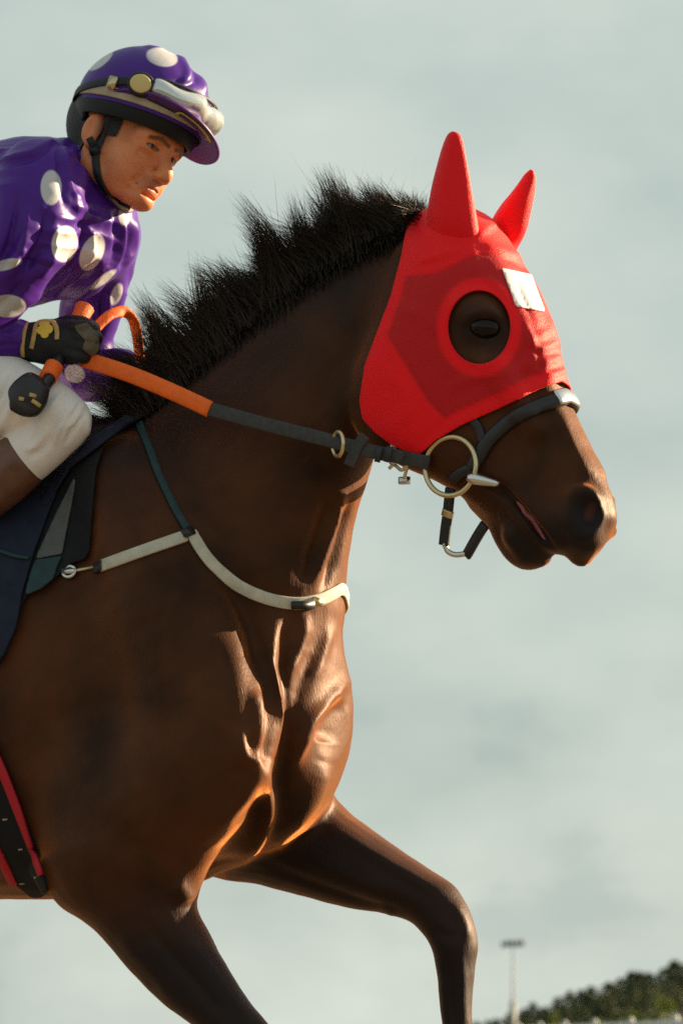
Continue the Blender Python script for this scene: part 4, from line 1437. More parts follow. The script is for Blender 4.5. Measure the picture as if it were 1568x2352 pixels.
# ---- silks
M_silk = mat('purple_satin', (0.10, 0.022, 0.28), 0.40, spec=0.20, tint=(1.0, .8, 1.0))
def dot_nodes(m, base):
    nt = m.node_tree
    at = nt.nodes.new('ShaderNodeAttribute')
    at.attribute_name = 'dot'
    mr = nt.nodes.new('ShaderNodeMapRange')
    mr.inputs['From Min'].default_value = -.0010
    mr.inputs['From Max'].default_value = .0010
    nz = nt.nodes.new('ShaderNodeTexNoise')
    nz.inputs['Scale'].default_value = 9
    nz.inputs['Detail'].default_value = 4
    rp = nt.nodes.new('ShaderNodeValToRGB')
    rp.color_ramp.elements[0].color = (*[c * .8 for c in base], 1)
    rp.color_ramp.elements[1].color = (*[c * 1.2 for c in base], 1)
    mx = nt.nodes.new('ShaderNodeMixRGB')
    mx.inputs['Color2'].default_value = (.52, .51, .52, 1)
    L = nt.links.new
    tc = nt.nodes.new('ShaderNodeTexCoord')
    L(tc.outputs['Object'], nz.inputs['Vector'])
    L(nz.outputs['Fac'], rp.inputs['Fac'])
    L(rp.outputs['Color'], mx.inputs['Color1'])
    L(at.outputs['Fac'], mr.inputs['Value'])
    L(mr.outputs['Result'], mx.inputs['Fac'])
    L(mx.outputs['Color'], bsdf(m).inputs['Base Color'])
    wv = nt.nodes.new('ShaderNodeTexNoise')
    wv.inputs['Scale'].default_value = 55
    wv.inputs['Detail'].default_value = 3
    bp_ = nt.nodes.new('ShaderNodeBump')
    bp_.inputs['Strength'].default_value = .18
    bp_.inputs['Distance'].default_value = .004
    L(tc.outputs['Object'], wv.inputs['Vector'])
    L(wv.outputs['Fac'], bp_.inputs['Height'])
    L(bp_.outputs['Normal'], bsdf(m).inputs['Normal'])
dot_nodes(M_silk, (0.068, 0.016, 0.225))
S = Field((-1.15, -.32, .9), (.02, .32, 2.06), .0034, FB, band=.05)
S.mesh(px_loft(FB, [(212, 327, 285, 478, 0, .060), (186, 321, 288, 520, 0, .095, 2.2), (136, 316, 272, 575, 0, .135, 2.2), (80, 315, 250, 630, 0, .160, 2.3), (10, 324, 192, 660, 0, .170, 2.3), (-90, 342, 112, 690, 0, .170, 2.3),
                    (-250, 385, -30, 728, 0, .16, 2.2), (-400, 455, -170, 800, 0, .15, 2.2), (-510, 560, -310, 850, 0, .14, 2.2), (-560, 640, -400, 860, 0, .10)], 36), .03)
S.chain([(FB.px(92, 425, .150), .074), (FB.px(60, 520, .185), .082), (FB.px(-5, 620, .205), .076), (FB.px(-80, 720, .21), .064), (FB.px(-120, 785, .205), .054), (FB.px(-60, 795, .19), .046), (FB.px(0, 783, .175), .040), (FB.px(42, 778, .160), .031)], .035)
S.chain([(FB.px(222, 540, -.13), .070), (FB.px(222, 640, -.17), .058), (FB.px(205, 740, -.20), .050), (FB.px(192, 835, -.21), .048), (FB.px(215, 862, -.195), .044), (FB.px(265, 856, -.17), .038), (FB.px(318, 852, -.14), .028)], .03)
SP, SQ = S.surface(2)
del S
SILKS = [
    ([(270, 480), (262, 542), (250, 607), (182, 660)], 9, -.012), ([(187, 500), (198, 555), (161, 620), (91, 690)], 10, -.012), ([(298, 505), (296, 560), (280, 620)], 7, -.009),
    ([(257, 495), (255, 581), (230, 630), (170, 680)], 10, .011), ([(283, 500), (280, 560), (262, 620)], 7, .010), ([(310, 505), (308, 560), (292, 610)], 7, .009),
    ([(130, 520), (120, 580), (95, 640)], 12, .010), ([(110, 480), (90, 560), (60, 640)], 10, -.010), ([(68, 470), (50, 560), (20, 640)], 12, .010), ([(40, 450), (20, 550), (-10, 630)], 9, -.010),
    ([(0, 383), (78, 362), (130, 329)], 7, -.007), ([(0, 370), (75, 350), (125, 318)], 10, .005), ([(150, 350), (160, 420), (175, 490)], 9, .008), ([(135, 340), (138, 400), (150, 470)], 7, -.008),
    ([(190, 470), (200, 490), (230, 500)], 6, .007), ([(180, 600), (140, 650), (60, 700)], 8, .009), ([(225, 600), (190, 645), (130, 685)], 7, -.008),
    ([(240, 650), (200, 670), (160, 690)], 6, .007), ([(60, 650), (20, 690), (-20, 720)], 9, -.009), ([(20, 560), (60, 600), (110, 610)], 7, -.006), ([(0, 600), (40, 590), (60, 575)], 7, .008),
    ([(215, 700), (210, 760), (205, 800)], 7, .007), ([(235, 680), (232, 740), (225, 790)], 5, -.007), ([(250, 670), (245, 730)], 5, .006), ([(200, 870), (230, 885), (262, 880)], 5, .007), ([(190, 855), (220, 868), (250, 870)], 5, -.007),
    ([(0, 760), (20, 770), (42, 765)], 5, .004), ([(-5, 795), (20, 790), (40, 792)], 5, -.004), ([(170, 440), (180, 470), (178, 500)], 8, .006), ([(205, 520), (215, 560), (208, 610)], 6, .006),
]
SP = sculpt(SP, SQ, [(p, r * 1.15, a * 1.0) for p, r, a in SILKS], sharp=1.3)
# loose cloth: creases gathered across the pull from shoulder to waist
_sx, _sy = project(SP)
_l = FB.to_local(SP)
q_ = (_sx * .86 + _sy * .50)
ph_ = q_ / 23.0 + 1.6 * np.sin(_sy / 61.0 + _l[:, 1] * 9) + 1.1 * np.sin(_sx / 47.0 - _sy / 90.0)
am_ = .0038 * np.clip(.5 + .8 * np.sin(_sx / 83.0 + 1.3) * np.sin(_sy / 71.0 + .4), 0, 1)
ph2 = (_sx * .35 - _sy * .94) / 15.0 + 1.9 * np.sin(_sx / 53.0 + _l[:, 1] * 13) + 1.3 * np.sin(_sy / 39.0 + _sx / 77.0)
am2 = .0022 * np.clip(.3 + .9 * np.sin(_sx / 67.0 + 2.1) * np.sin(_sy / 58.0 + 1.7), 0, 1)
SP = SP + normals(SP, SQ) * (am2 * (1 - np.abs(np.sin(ph2)) ** .7 * 2))[:, None]
SP = SP + normals(SP, SQ) * (am_ * (np.abs(np.sin(ph_)) ** 1.5 * 2 - 1))[:, None]
sx, sy = project(SP)
sN = normals(SP, SQ)
facing = sN[:, 1] < .35
def dots_px(x, y, P, mask, lst):
    d = np.full(len(x), -1.0)
    for cx_, cy_, rx, ry, rot in lst:
        c, s = math.cos(R(rot)), math.sin(R(rot))
        u, v = (x - cx_) * c + (y - cy_) * s, -(x - cx_) * s + (y - cy_) * c
        q = (1 - np.sqrt((u / rx) ** 2 + (v / ry) ** 2)) * min(rx, ry) / 1450.0
        d = np.maximum(d, np.where(mask, q, -1.0))
    return d
slc = FB.to_local(SP)
far_sl = (slc[:, 1] < -.12) & (sx > 120) & (sy > 600)
near_m = facing & ~far_sl
dot = dots_px(sx, sy, SP, near_m, [(118, 431, 24, 40, 0), (149, 560, 30, 42, 8), (212, 580, 25, 44, 25), (288, 492, 15, 26, 5), (15, 608, 36, 12, -15), (18, 703, 42, 26, 0), (238, 642, 34, 9, -38), (-90, 480, 30, 40, 0), (-120, 620, 36, 30, 0)])
dot = np.maximum(dot, dots_px(sx, sy, SP, facing & far_sl, [(172, 858, 24, 20, 30), (268, 676, 12, 26, 20)]))
for u_, s_, z_ in ((-.30, -.17, 1.75), (-.45, -.10, 1.86), (-.2, -.05, 1.97), (-.38, .05, 1.9), (-.25, -.2, 1.6), (-.5, .1, 1.8), (-.12, -.17, 1.62), (-.55, -.05, 1.7)):
    q = .032 - np.linalg.norm(slc - np.array([u_, s_, z_]), axis=1)
    dot = np.maximum(dot, np.where(facing, -1, q))
build('silks', SP, SQ, M_silk, jk, attrs={'dot': dot})
# collar and neck scarf
M_silkdark = mat('purple_collar', (0.09, 0.025, 0.24), 0.5, spec=0.4, var=.2, scale=30)
P, Q, T = px_loft(FB, [(196, 318, 292, 490, 0, .074), (204, 316, 286, 478, 0, .073), (216, 322, 278, 462, 0, .068), (226, 332, 270, 448, 0, .060)], 32, 4)
build('collar', P, [tuple(q) for q in Q] + [tuple(q) for q in T], M_silkdark, jk)
M_scarf = mat('cream_scarf', (0.55, 0.47, 0.36), 0.8, var=.15, scale=50)
P, Q, T = px_loft(FB, [(212, 330, 292, 488, 0, .062), (222, 334, 284, 474, 0, .061), (236, 344, 272, 454, 0, .055)], 32, 4)
build('neck_scarf', P, [tuple(q) for q in Q] + [tuple(q) for q in T], M_scarf, jk)

# ---- breeches and boots
M_breech = mat('white_breeches', (0.80, 0.75, 0.71), 0.6, spec=0.4, var=.08, scale=20, bump=.2, bscale=60)
M_boot = mat('brown_boot', (0.13, 0.055, 0.03), 0.35, spec=0.5, var=.3, scale=25)
B = Field((-1.15, -.34, .75), (.06, .34, 1.75), .004, FB, band=.05)
for s in (1, -1):
    def Z(x, y, q):
        L = FB.to_local(FB.px(x, y, q)); L[1] *= s; L[0] -= .16 * (s < 0); L[2] -= .03 * (s < 0)
        return FB.to_world(L)
    B.chain([(Z(-470, 760, .09), .105), (Z(-330, 790, .13), .100), (Z(-150, 850, .16), .088), (Z(0, 905, .165), .068), (Z(95, 943, .165), .056), (Z(142, 966, .162), .046)], .03)
    B.chain([(Z(146, 968, .162), .042), (Z(128, 990, .165), .043), (Z(70, 1042, .172), .044), (Z(10, 1090, .178), .042)], .010)
BP, BQ = B.surface(2)
del B
BP = sculpt(BP, BQ, [([(150, 900), (100, 960), (70, 1010)], 8, .006), ([(120, 905), (70, 960), (40, 990)], 9, -.006), ([(180, 930), (140, 975), (125, 1020)], 6, .006), ([(198, 940), (170, 985), (150, 1020)], 5, -.006), ([(203, 950), (200, 1000)], 6, .004),
                     ([(60, 890), (20, 950), (0, 990)], 10, .005), ([(185, 925), (165, 950), (135, 975)], 5, -.005), ([(195, 945), (178, 965), (150, 985)], 4, .005), ([(160, 905), (120, 935), (90, 975)], 5, -.004), ([(90, 895), (60, 930), (45, 960)], 6, .004), ([(30, 860), (10, 900), (-10, 930)], 7, -.004), ([(120, 1000), (100, 1030), (70, 1050)], 8, -.006), ([(110, 980), (85, 1020), (60, 1035)], 8, .006)])
build('breeches', BP, BQ, M_breech, jk)
for s in (1, -1):
    B = Field((-1.15, -.34, .5), (.06, .34, 1.6), .004, FB, band=.05)
    def Z(x, y, q):
        L = FB.to_local(FB.px(x, y, q)); L[1] *= s; L[0] -= .16 * (s < 0); L[2] -= .03 * (s < 0)
        return FB.to_world(L)
    B.chain([(Z(40, 1066, .176), .047), (Z(0, 1100, .180), .048), (Z(-70, 1165, .186), .044), (Z(-160, 1275, .195), .036), (Z(-215, 1325, .195), .036)], .02)
    B.chain([(Z(-235, 1335, .195), .033), (Z(-150, 1360, .20), .034), (Z(-60, 1368, .205), .028)], .025)
    BP2, BQ2 = B.surface(2)
    del B
    build('boot', BP2, BQ2, M_boot, jk)

# ---- gloves
M_glove = mat('black_glove', (0.010, 0.010, 0.011), 0.6, spec=0.35, var=.3, scale=60, bump=.25, bscale=350)
M_knuckle = mat('taupe_glove_mesh', (0.11, 0.085, 0.055), 0.75, var=.35, scale=90, bump=.4, bscale=500)
M_gold = mat('gold_trim', (0.50, 0.32, 0.10), 0.55, var=.15, scale=80)
M_yellow = mat('yellow_emblem', (0.75, 0.50, 0.05), 0.6)
def glove(px, py, s0, flip):
    hc = FB.to_local(FB.px(px, py, s0))
    G = Field(hc - .12, hc + .12, .0026, FB, band=.03)
    def Z(dx, dy, ds):
        L = FB.to_local(FB.px(px + dx, py + dy, s0 + ds))
        return FB.to_world(L) if not flip else FB.to_world(np.array([L[0], s0 * 2 - L[1], L[2]]))
    G.chain([(Z(-72, 2, 0), .030), (Z(-45, 2, 0), .032), (Z(-15, 2, -.002), .034)], .012)
    G.blob(Z(15, 2, .002), (.040, .022, .034), .02)
    G.blob(Z(45, 2, .006), (.026, .020, .035), .015)
    for i, (kx, ky, ln) in enumerate(((58, -30, 36), (65, -10, 40), (62, 11, 37), (52, 30, 30))):
        G.chain([(Z(kx - 38, ky * .85, .010), .0095), (Z(kx, ky * 1.08, .016), .0118), (Z(kx + ln * .75, ky * 1.1 + 3, .003), .0110), (Z(kx + ln * .82, ky * 1.1 + 5, -.026), .0108), (Z(kx + ln * .2, ky + 5, -.042), .0105)], .0018)
    G.chain([(Z(-10, -22, -.020), .016), (Z(30, -38, -.026), .0145), (Z(66, -40, -.022), .0128), (Z(92, -28, -.018), .0115)], .006)
    P, Q = G.surface(2)
    return P, Q, Z
gl = None
GP, GQ, GZ = glove(122, 784, .150, False)
build('glove', GP, GQ, M_glove, jk)
gx, gy = project(GP)
gn = normals(GP, GQ)
kf = np.minimum(poly_field(gx, gy, [(172, 748), (200, 742), (226, 770), (228, 800), (214, 822), (190, 800), (196, 780), (180, 765)]), (-.02 - gn[:, 1]) * 60)
kP, kT = clip_mesh(GP + gn * .0012, GQ, kf)
build('knuckle_mesh', kP, kT, M_knuckle, jk, solid=.001)
GBV = BVHTree.FromPolygons(GP.tolist(), GQ.tolist())
def trim(pts, w, m, name):
    P1, N1 = drape(GBV, pts, .0015, 8)
    if len(P1) > 3:
        build(name, *sweep(P1, N1, w, .0012), m, jk)
trim([(62, 742), (56, 770), (53, 800), (54, 818)], .0035, M_gold, 'glove_trim')
trim([(74, 800), (80, 770), (86, 744), (104, 738), (124, 742), (132, 760), (132, 780)], .0038, M_gold, 'glove_trim')
nx3 = gx; lob = np.maximum.reduce([1 - np.hypot((gx - a) / ra, (gy - b) / rb) for a, b, ra, rb in ((103, 746, 12, 8), (96, 760, 11, 9), (110, 757, 13, 11), (104, 770, 9, 7))]) * 10
lob = np.minimum(lob, (-.1 - gn[:, 1]) * 60)
eP, eT = clip_mesh(GP + gn * .0018, GQ, lob)
build('glove_emblem', eP, eT, M_yellow, jk, solid=.001)
GP2, GQ2, _ = glove(370, 858, -.11, True)
build('glove', GP2, GQ2, M_glove, jk)

# ---- whip
whip = thing('whip', 'short whip with orange bands and padded black end held below the glove', 'whip', FB.px(110, 920, .16))
W0 = rein_path([(193, 712, .10), (182, 740, .12), (160, 790, .140), (128, 840, .180), (112, 872, .205), (90, 905, .24)])
build('shaft', *sweep(W0, None, .0105, .0105, 'round'), M_leather, whip)
W1 = rein_path([(196, 706, .098), (191, 716, .104), (183, 735, .115), (176, 752, .122)])
build('top_grip', *sweep(W1, None, .016, .016, 'round', taper=np.concatenate([[.35, .8], np.linspace(1, .85, len(W1) - 2)])), M_orange, whip)
W2 = rein_path([(126, 840, .182), (119, 852, .190), (111, 868, .202)])
build('orange_band', *sweep(W2, None, .0150, .0150, 'round'), M_orange, whip)
PW, QW, TW = ring_loft([(FB.px(100, 878, .235), FB.z * .012 - FB.f * .01, FB.n * .012, 2, 0), (FB.px(86, 892, .245), FB.z * .026 - FB.f * .014, FB.n * .018, 2.4, 0), (FB.px(62, 914, .252), FB.z * .029 - FB.f * .016, FB.n * .020, 2.6, 0),
                        (FB.px(40, 926, .252), FB.z * .022 - FB.f * .012, FB.n * .018, 2.4, 0), (FB.px(28, 930, .252), FB.z * .010, FB.n * .009, 2, 0)], 24, 5)
PW = sculpt(PW, QW, [([(60, 900), (90, 920)], 6, .004), ([(50, 925), (80, 935)], 6, -.004)])
build('padded_end', PW, [tuple(q) for q in QW] + [tuple(q) for q in TW], M_leather, whip)
for x, y, a, hx in ((50, 916, .2, .0045), (84, 926, .6, .009), (76, 908, .3, .006)):
    c = FB.px(x, y, .2725)
    build('gold_mark', *box(c, np.array([FB.f * math.cos(a) - FB.z * math.sin(a), FB.z * math.cos(a) + FB.f * math.sin(a), FB.n]), hx, .003, .0012, .3), M_gold, whip)

# ================================================================== helmet and goggles
helmet = thing('riding_helmet', 'purple dotted skull cap with dark peak on the rider head', 'helmet', FJ.to_world(np.array([0, 0, .03])))
def dome(c, r, f_cut, nu=72, nv=48, noise=0.0):
    u = np.linspace(0, 2 * np.pi, nu, endpoint=False)
    v = np.linspace(0, np.pi, nv)
    D = np.array([[math.sin(b) * math.cos(a), math.sin(b) * math.sin(a), math.cos(b)] for b in v for a in u])
    L = np.array(c) + D * np.array(r)
    Q = np.array([[i * nu + j, (i + 1) * nu + j, (i + 1) * nu + (j + 1) % nu, i * nu + (j + 1) % nu] for i in range(nv - 1) for j in range(nu)])
    return clip_mesh(L, Q, f_cut(L))
M_capsilk = mat('purple_cap_satin', (0.10, 0.022, 0.27), 0.40, spec=0.22)
dot_nodes(M_capsilk, (0.066, 0.016, 0.220))
HC, HR_ = np.array([.018, 0, .069]), np.array([.118, .104, .104])
L, T = dome(HC, HR_, lambda L: L[:, 2] - .046, 110, 80)
P = FJ.to_world(L)
if normals(P, T).mean(0) @ hu < 0:
    T = T[:, ::-1]
P = sculpt(P, T, [([(405, 120), (425, 150), (430, 175), (415, 200)], 8, .005), ([(425, 130), (445, 165), (450, 195)], 7, -.005), ([(440, 140), (462, 180), (470, 215)], 6, .005), ([(380, 108), (410, 115), (430, 132)], 6, .004), ([(400, 185), (425, 195), (445, 190)], 6, -.004),
                  ([(330, 104), (360, 112), (390, 112)], 5, .003), ([(200, 200), (260, 205), (330, 208)], 8, -.002)])
dx_, dy_ = project(P)
cn = normals(P, T)
dcap = dots_px(dx_, dy_, P, cn[:, 1] < .3, [(232, 140, 34, 13, -38), (372, 133, 36, 21, 12)])
lc = FJ.to_local(P)
for a in ((-.08, -.04, .12), (.05, -.06, .13), (-.03, -.1, .07), (.12, -.03, .08)):
    dcap = np.maximum(dcap, np.where(cn[:, 1] < .3, -1, .022 - np.linalg.norm(lc - np.array(a), axis=1)))
build('cap_cover', P, T, M_capsilk, helmet, solid=.003, attrs={'dot': dcap})
M_shell = mat('black_helmet_shell', (0.006, 0.0065, 0.008), 0.5, spec=0.3)
L, T = dome(HC - np.array([.004, 0, .004]), HR_ - np.array([.005, .004, .004]), lambda L: np.where(L[:, 0] < -.035, L[:, 2] + .030, L[:, 2] - .024) , 90, 90)
build('shell', FJ.to_world(L), T, M_shell, helmet, solid=-.006)
# peak
M_peak = mat('purple_peak', (0.09, 0.022, 0.16), 0.45, spec=0.4)
ph = np.linspace(-1.45, 1.45, 41)
rows = []
for k in range(9):
    t = k / 8
    row = []
    for a in ph:
        w = max(math.cos(a), 0) ** .6
        e = .003 + .046 * w
        rx, ry = HR_[0] - .004 + e * t, HR_[1] - .004 + e * t * .55
        row.append((HC[0] + rx * math.cos(a), HC[1] + ry * math.sin(a), .050 + .004 * w - .014 * t * t * w + .42 * HR_[1] * math.sin(a) * w * (.25 + .75 * t) + .004 * t))
    rows.append(row)
L = np.array(rows).reshape(-1, 3)
F = [(i * 41 + j, i * 41 + j + 1, (i + 1) * 41 + j + 1, (i + 1) * 41 + j) for i in range(8) for j in range(40)]
peakP, peakF = FJ.to_world(L), F
build('peak', peakP, F, M_peak, helmet, solid=.004)
# bands round the cap
M_khaki = mat('khaki_band', (0.42, 0.34, 0.23), 0.8, var=.15, scale=60)
def band(zc, hw, lift, m, name, parent, a0=-math.pi, a1=math.pi, tilt=0.0, n=72, grow=.0015):
    a = np.linspace(a0, a1, n, endpoint=not (a1 - a0 > 6.28))
    P1 = []
    N1 = []
    for q in a:
        z = zc + tilt * min(math.cos(q), .25)
        k = math.sqrt(max(1 - ((z - HC[2]) / HR_[2]) ** 2, .05))
        p = np.array([HC[0] + (HR_[0] * k + lift) * math.cos(q), HC[1] + (HR_[1] * k + lift) * math.sin(q), z])
        P1.append(p)
        N1.append([math.cos(q) / HR_[0], math.sin(q) / HR_[1], (z - HC[2]) / HR_[2] / HR_[2] * .1])
    W = FJ.to_world(np.array(P1))
    NW = np.array(N1) @ FJ.M
    return build(name, *sweep(W, NW, hw, grow, closed=(a1 - a0 > 6.28)), m, parent)
band(.060, .0080, .003, M_khaki, 'band', helmet)
gg = thing('goggles', 'clear racing goggles pushed up above the peak of the purple helmet', 'goggles', FJ.to_world(np.array([.15, 0, .06])))
M_rub = mat('black_elastic', (0.010, 0.011, 0.014), 0.55, spec=.4)
band(.076, .0066, .0055, M_rub, 'strap', gg, .55, 2 * math.pi - .55, tilt=.030)
M_lens = mat('clear_lens', (0.78, 0.82, 0.80), 0.08, spec=.9, metal=.40, trans=.45)
M_foam = mat('yellow_side_pad', (0.62, 0.47, 0.18), 0.6)
# lens: curved sheet across the front of the cap
ph = np.linspace(-1.0, .92, 37)
hv = np.linspace(-1, 1, 13)
L = []
for v in hv:
    for a in ph:
        bow = .022 * (1 - v * v) ** .5 * (1 - (abs(a) / 1.05) ** 4 * .6) * (0.62 + .38 * min(1, abs(a) / .18))
        z = .084 + .021 * v * (1 - .25 * (abs(a) / 1.0) ** 2) + .003 * math.sin(a * 9) - .004 * (abs(a) < .1)
        L.append((HC[0] + (HR_[0] + .003 + bow) * math.cos(a), HC[1] + (HR_[1] + .003 + bow) * math.sin(a), z))
F = [(i * 37 + j, i * 37 + j + 1, (i + 1) * 37 + j + 1, (i + 1) * 37 + j) for i in range(12) for j in range(36)]
build('lens', FJ.to_world(np.array(L)), F, M_lens, gg, solid=.0015)
# frame edge
for v, mm in ((-1.06, M_rub), (1.06, M_rub)):
    E_ = np.array([(HC[0] + (HR_[0] + .005) * math.cos(a), HC[1] + (HR_[1] + .005) * math.sin(a), .084 + .0215 * v * (1 - .25 * abs(a) ** 2)) for a in ph])
    build('frame', *sweep(FJ.to_world(E_), None, .0032, .0032, 'round'), mm, gg)
def on_cap(a, z, lift):
    k = math.sqrt(max(1 - ((z - HC[2]) / HR_[2]) ** 2, .05))
    c = FJ.to_world(np.array([HC[0] + (HR_[0] * k + lift) * math.cos(a), HC[1] + (HR_[1] * k + lift) * math.sin(a), z]))
    n = np.array([math.cos(a), math.sin(a) * 1.2, 0]) @ FJ.M
    n /= np.linalg.norm(n)
    t = np.array([-math.sin(a), math.cos(a), 0]) @ FJ.M
    return c, n, t / np.linalg.norm(t)
c, n, t = on_cap(1.08, .083, .010)
up = np.cross(n, t)
ang = np.linspace(0, 2 * np.pi, 20, endpoint=False)
rows = [(c + n * h, t * r * 1.15, up * r, 2, 0) for h, r in ((-.01, .020), (.004, .020), (.007, .017))]
P, Q, T = ring_loft(rows, 24, 2)
build('side_frame', P, [tuple(q) for q in Q] + [tuple(q) for q in T], M_rub, gg)
rows = [(c + n * h, t * r * 1.15, up * r, 2, 0) for h, r in ((.005, .0150), (.009, .0150), (.0105, .012))]
P, Q, T = ring_loft(rows, 24, 2)
build('side_pad', P, [tuple(q) for q in Q] + [tuple(q) for q in T], M_foam, gg)
c, n, t = on_cap(1.50, .074, .008)
build('strap_buckle', *box(c, np.array([t, np.cross(n, t), n]), .0075, .0105, .004, .3), M_brass, gg)
# mark under the peak
M_mark = mat('yellow_lettering', (0.55, 0.45, 0.04), .6)
def peak_pt(a, t):
    w = max(math.cos(a), 0) ** .6
    e = .003 + .046 * w
    rx, ry = HR_[0] - .004 + e * t, HR_[1] - .004 + e * t * .55
    return np.array([HC[0] + rx * math.cos(a), HC[1] + ry * math.sin(a), .050 + .004 * w - .014 * t * t * w + .42 * HR_[1] * math.sin(a) * w * (.25 + .75 * t) + .004 * t - .0045])
for seg in ([(.50, .30), (.50, .62)], [(.50, .62), (.28, .70), (.05, .72), (-.15, .70)], [(-.15, .70), (-.15, .45)]):
    c2 = np.array([peak_pt(a0 + (a1 - a0) * q, t0_ + (t1_ - t0_) * q) for (a0, t0_), (a1, t1_) in zip(seg[:-1], seg[1:]) for q in np.linspace(0, 1, 6)[(0 if (a0, t0_) == seg[0] else 1):]])
    W = FJ.to_world(c2)
    build('peak_mark', *sweep(W, np.tile(-hu, (len(W), 1)), .0026, .0008), M_mark, helmet)
# harness
def face_strap(pts, w, h, lift, name, m=M_rub):
    P1, N1 = drape(JBVH, pts, lift, 8, 3)
    return build(name, *sweep(P1, N1, w, h), m, helmet)
face_strap([(256, 258), (248, 275), (240, 300), (230, 325), (222, 348), (221, 375), (228, 408), (244, 436), (264, 455), (285, 468), (300, 476)], .0062, .0018, .0025, 'chin_strap')
face_strap([(206, 318), (212, 330), (221, 346)], .0058, .0018, .0025, 'rear_strap')
hb_ = ray_on(JBVH, 219, 347)
if hb_[0]:
    build('strap_buckle', *plate((np.array(hb_[0]) + np.array(hb_[1]) * .005, np.array(hb_[1])), .009, .007, .003, .3), M_rub, helmet)
# cropped hair at the temples and behind the ears
jn = normals(JP, JQ)
lf = FJ.to_local(JP)
hb1 = np.minimum.reduce([-.018 - lf[:, 0] + .3 * (lf[:, 2] + .02), lf[:, 2] + .062, .072 - np.abs(lf[:, 1])])
hb2 = np.minimum.reduce([.012 - np.abs(lf[:, 0] - .024 - .1 * lf[:, 2]), lf[:, 2] + .004, np.abs(lf[:, 1]) - .04, .074 - np.abs(lf[:, 1])])
M_hairk = mat('black_hair', (0.012, 0.010, 0.009), .6, var=.4, scale=200, bump=.5, bscale=500)
hP, hT = clip_mesh(JP + jn * .003, JQ, np.maximum(hb1, hb2))
build('hair', hP, hT, M_hairk, jk)
c_ = FJ.to_world(np.array([.012, .066, -.030]))

# ================================================================== far setting
def far(x, y, d):
    return np.array([(x - CX) / FPX * d, d - CAM_D, CAM_Z + (HY - y) / FPX * d])
def hill_z(X, Y):
    r = np.clip((Y - 840) / 120, 0, 1)
    rise = np.clip((X - 24) * .20, 0, 13) ** .92 * np.clip((330 - X) / 220, 0, 1) ** 1.5
    back = np.clip((1480 - Y) / 300, 0, 1)
    return (rise * r * back + .6 * np.sin(X / 17.0 + 1) * r * back - .5).clip(-1, 40)
gx_, gy2 = np.meshgrid(np.linspace(-260, 420, 86), np.linspace(830, 1500, 60), indexing='ij')
HPt = np.stack([gx_, gy2, hill_z(gx_, gy2)], -1).reshape(-1, 3)
HQt = np.array([[i * 60 + j, (i + 1) * 60 + j, (i + 1) * 60 + j + 1, i * 60 + j + 1] for i in range(85) for j in range(59)])
M_hill = mat('hill_grass', (0.05, 0.065, 0.022), .95, var=.4, scale=.08)
hill = build('hill', HPt, HQt, M_hill, None)
hill['kind'] = 'structure'

M_bark = mat('bark', (0.06, 0.045, 0.035), .9, var=.3, scale=4)
def leaf_mat(name, a, b):
    m = mat(name, a, .75, spec=.25)
    nt = m.node_tree
    at = nt.nodes.new('ShaderNodeAttribute')
    at.attribute_name = 'shade'
    mx = nt.nodes.new('ShaderNodeMixRGB')
    mx.inputs['Color1'].default_value = (*a, 1)
    mx.inputs['Color2'].default_value = (*b, 1)
    nt.links.new(at.outputs['Fac'], mx.inputs['Fac'])
    nt.links.new(mx.outputs['Color'], bsdf(m).inputs['Base Color'])
    return m
M_pine = leaf_mat('pine_needles', (0.060, 0.078, 0.038), (0.19, 0.195, 0.085))
M_leaf = leaf_mat('bright_leaves', (0.08, 0.11, 0.015), (0.26, 0.30, 0.04))
def crown_mesh(kind, seed):
    r = np.random.default_rng(seed)
    n = 620
    C, S = [], []
    if kind == 'pine':
        for i in range(n):
            t = r.random() ** .75
            z = .16 + .84 * t
            rad = (1 - t) ** .75 * .30 + .02
            lobe = 1 + .35 * math.sin(5 * z * 6.28 + seed) + .25 * r.normal()
            a = r.random() * 6.283
            q = rad * lobe * math.sqrt(r.uniform(.25, 1))
            C.append((q * math.cos(a), q * math.sin(a), z - q * .15))
            S.append(.028 + .03 * (1 - t))
    else:
        cl = [(r.normal(0, .18), r.normal(0, .18), r.uniform(.35, .85), r.uniform(.14, .24)) for _ in range(9)]
        for i in range(n):
            x, y, z, q = cl[r.integers(len(cl))]
            d = r.normal(size=3)
            d /= np.linalg.norm(d)
            k = q * r.uniform(.5, 1) ** .5
            C.append((x + d[0] * k, y + d[1] * k, max(.06, z + d[2] * k)))
            S.append(r.uniform(.03, .05))
    C, S = np.array(C), np.array(S)
    u = r.normal(size=(n, 3)); u /= np.linalg.norm(u, axis=1, keepdims=True)
    v = np.cross(u, r.normal(size=(n, 3))); v /= np.linalg.norm(v, axis=1, keepdims=True)
    P = np.stack([C + u * S[:, None], C + v * S[:, None] * .7, C - u * S[:, None], C - v * S[:, None] * .7], 1).reshape(-1, 3)
    Q = np.arange(4 * n).reshape(n, 4)
    sh = np.repeat(np.clip(r.normal(.4, .25, n), 0, 1), 4)
    me = bpy.data.meshes.new('crown')
    me.from_pydata(P.tolist(), [], Q.tolist())
    at = me.attributes.new('shade', 'FLOAT', 'POINT')
    at.data.foreach_set('value', sh.astype(np.float32))
    me.materials.append(M_pine if kind == 'pine' else M_leaf)
    return me
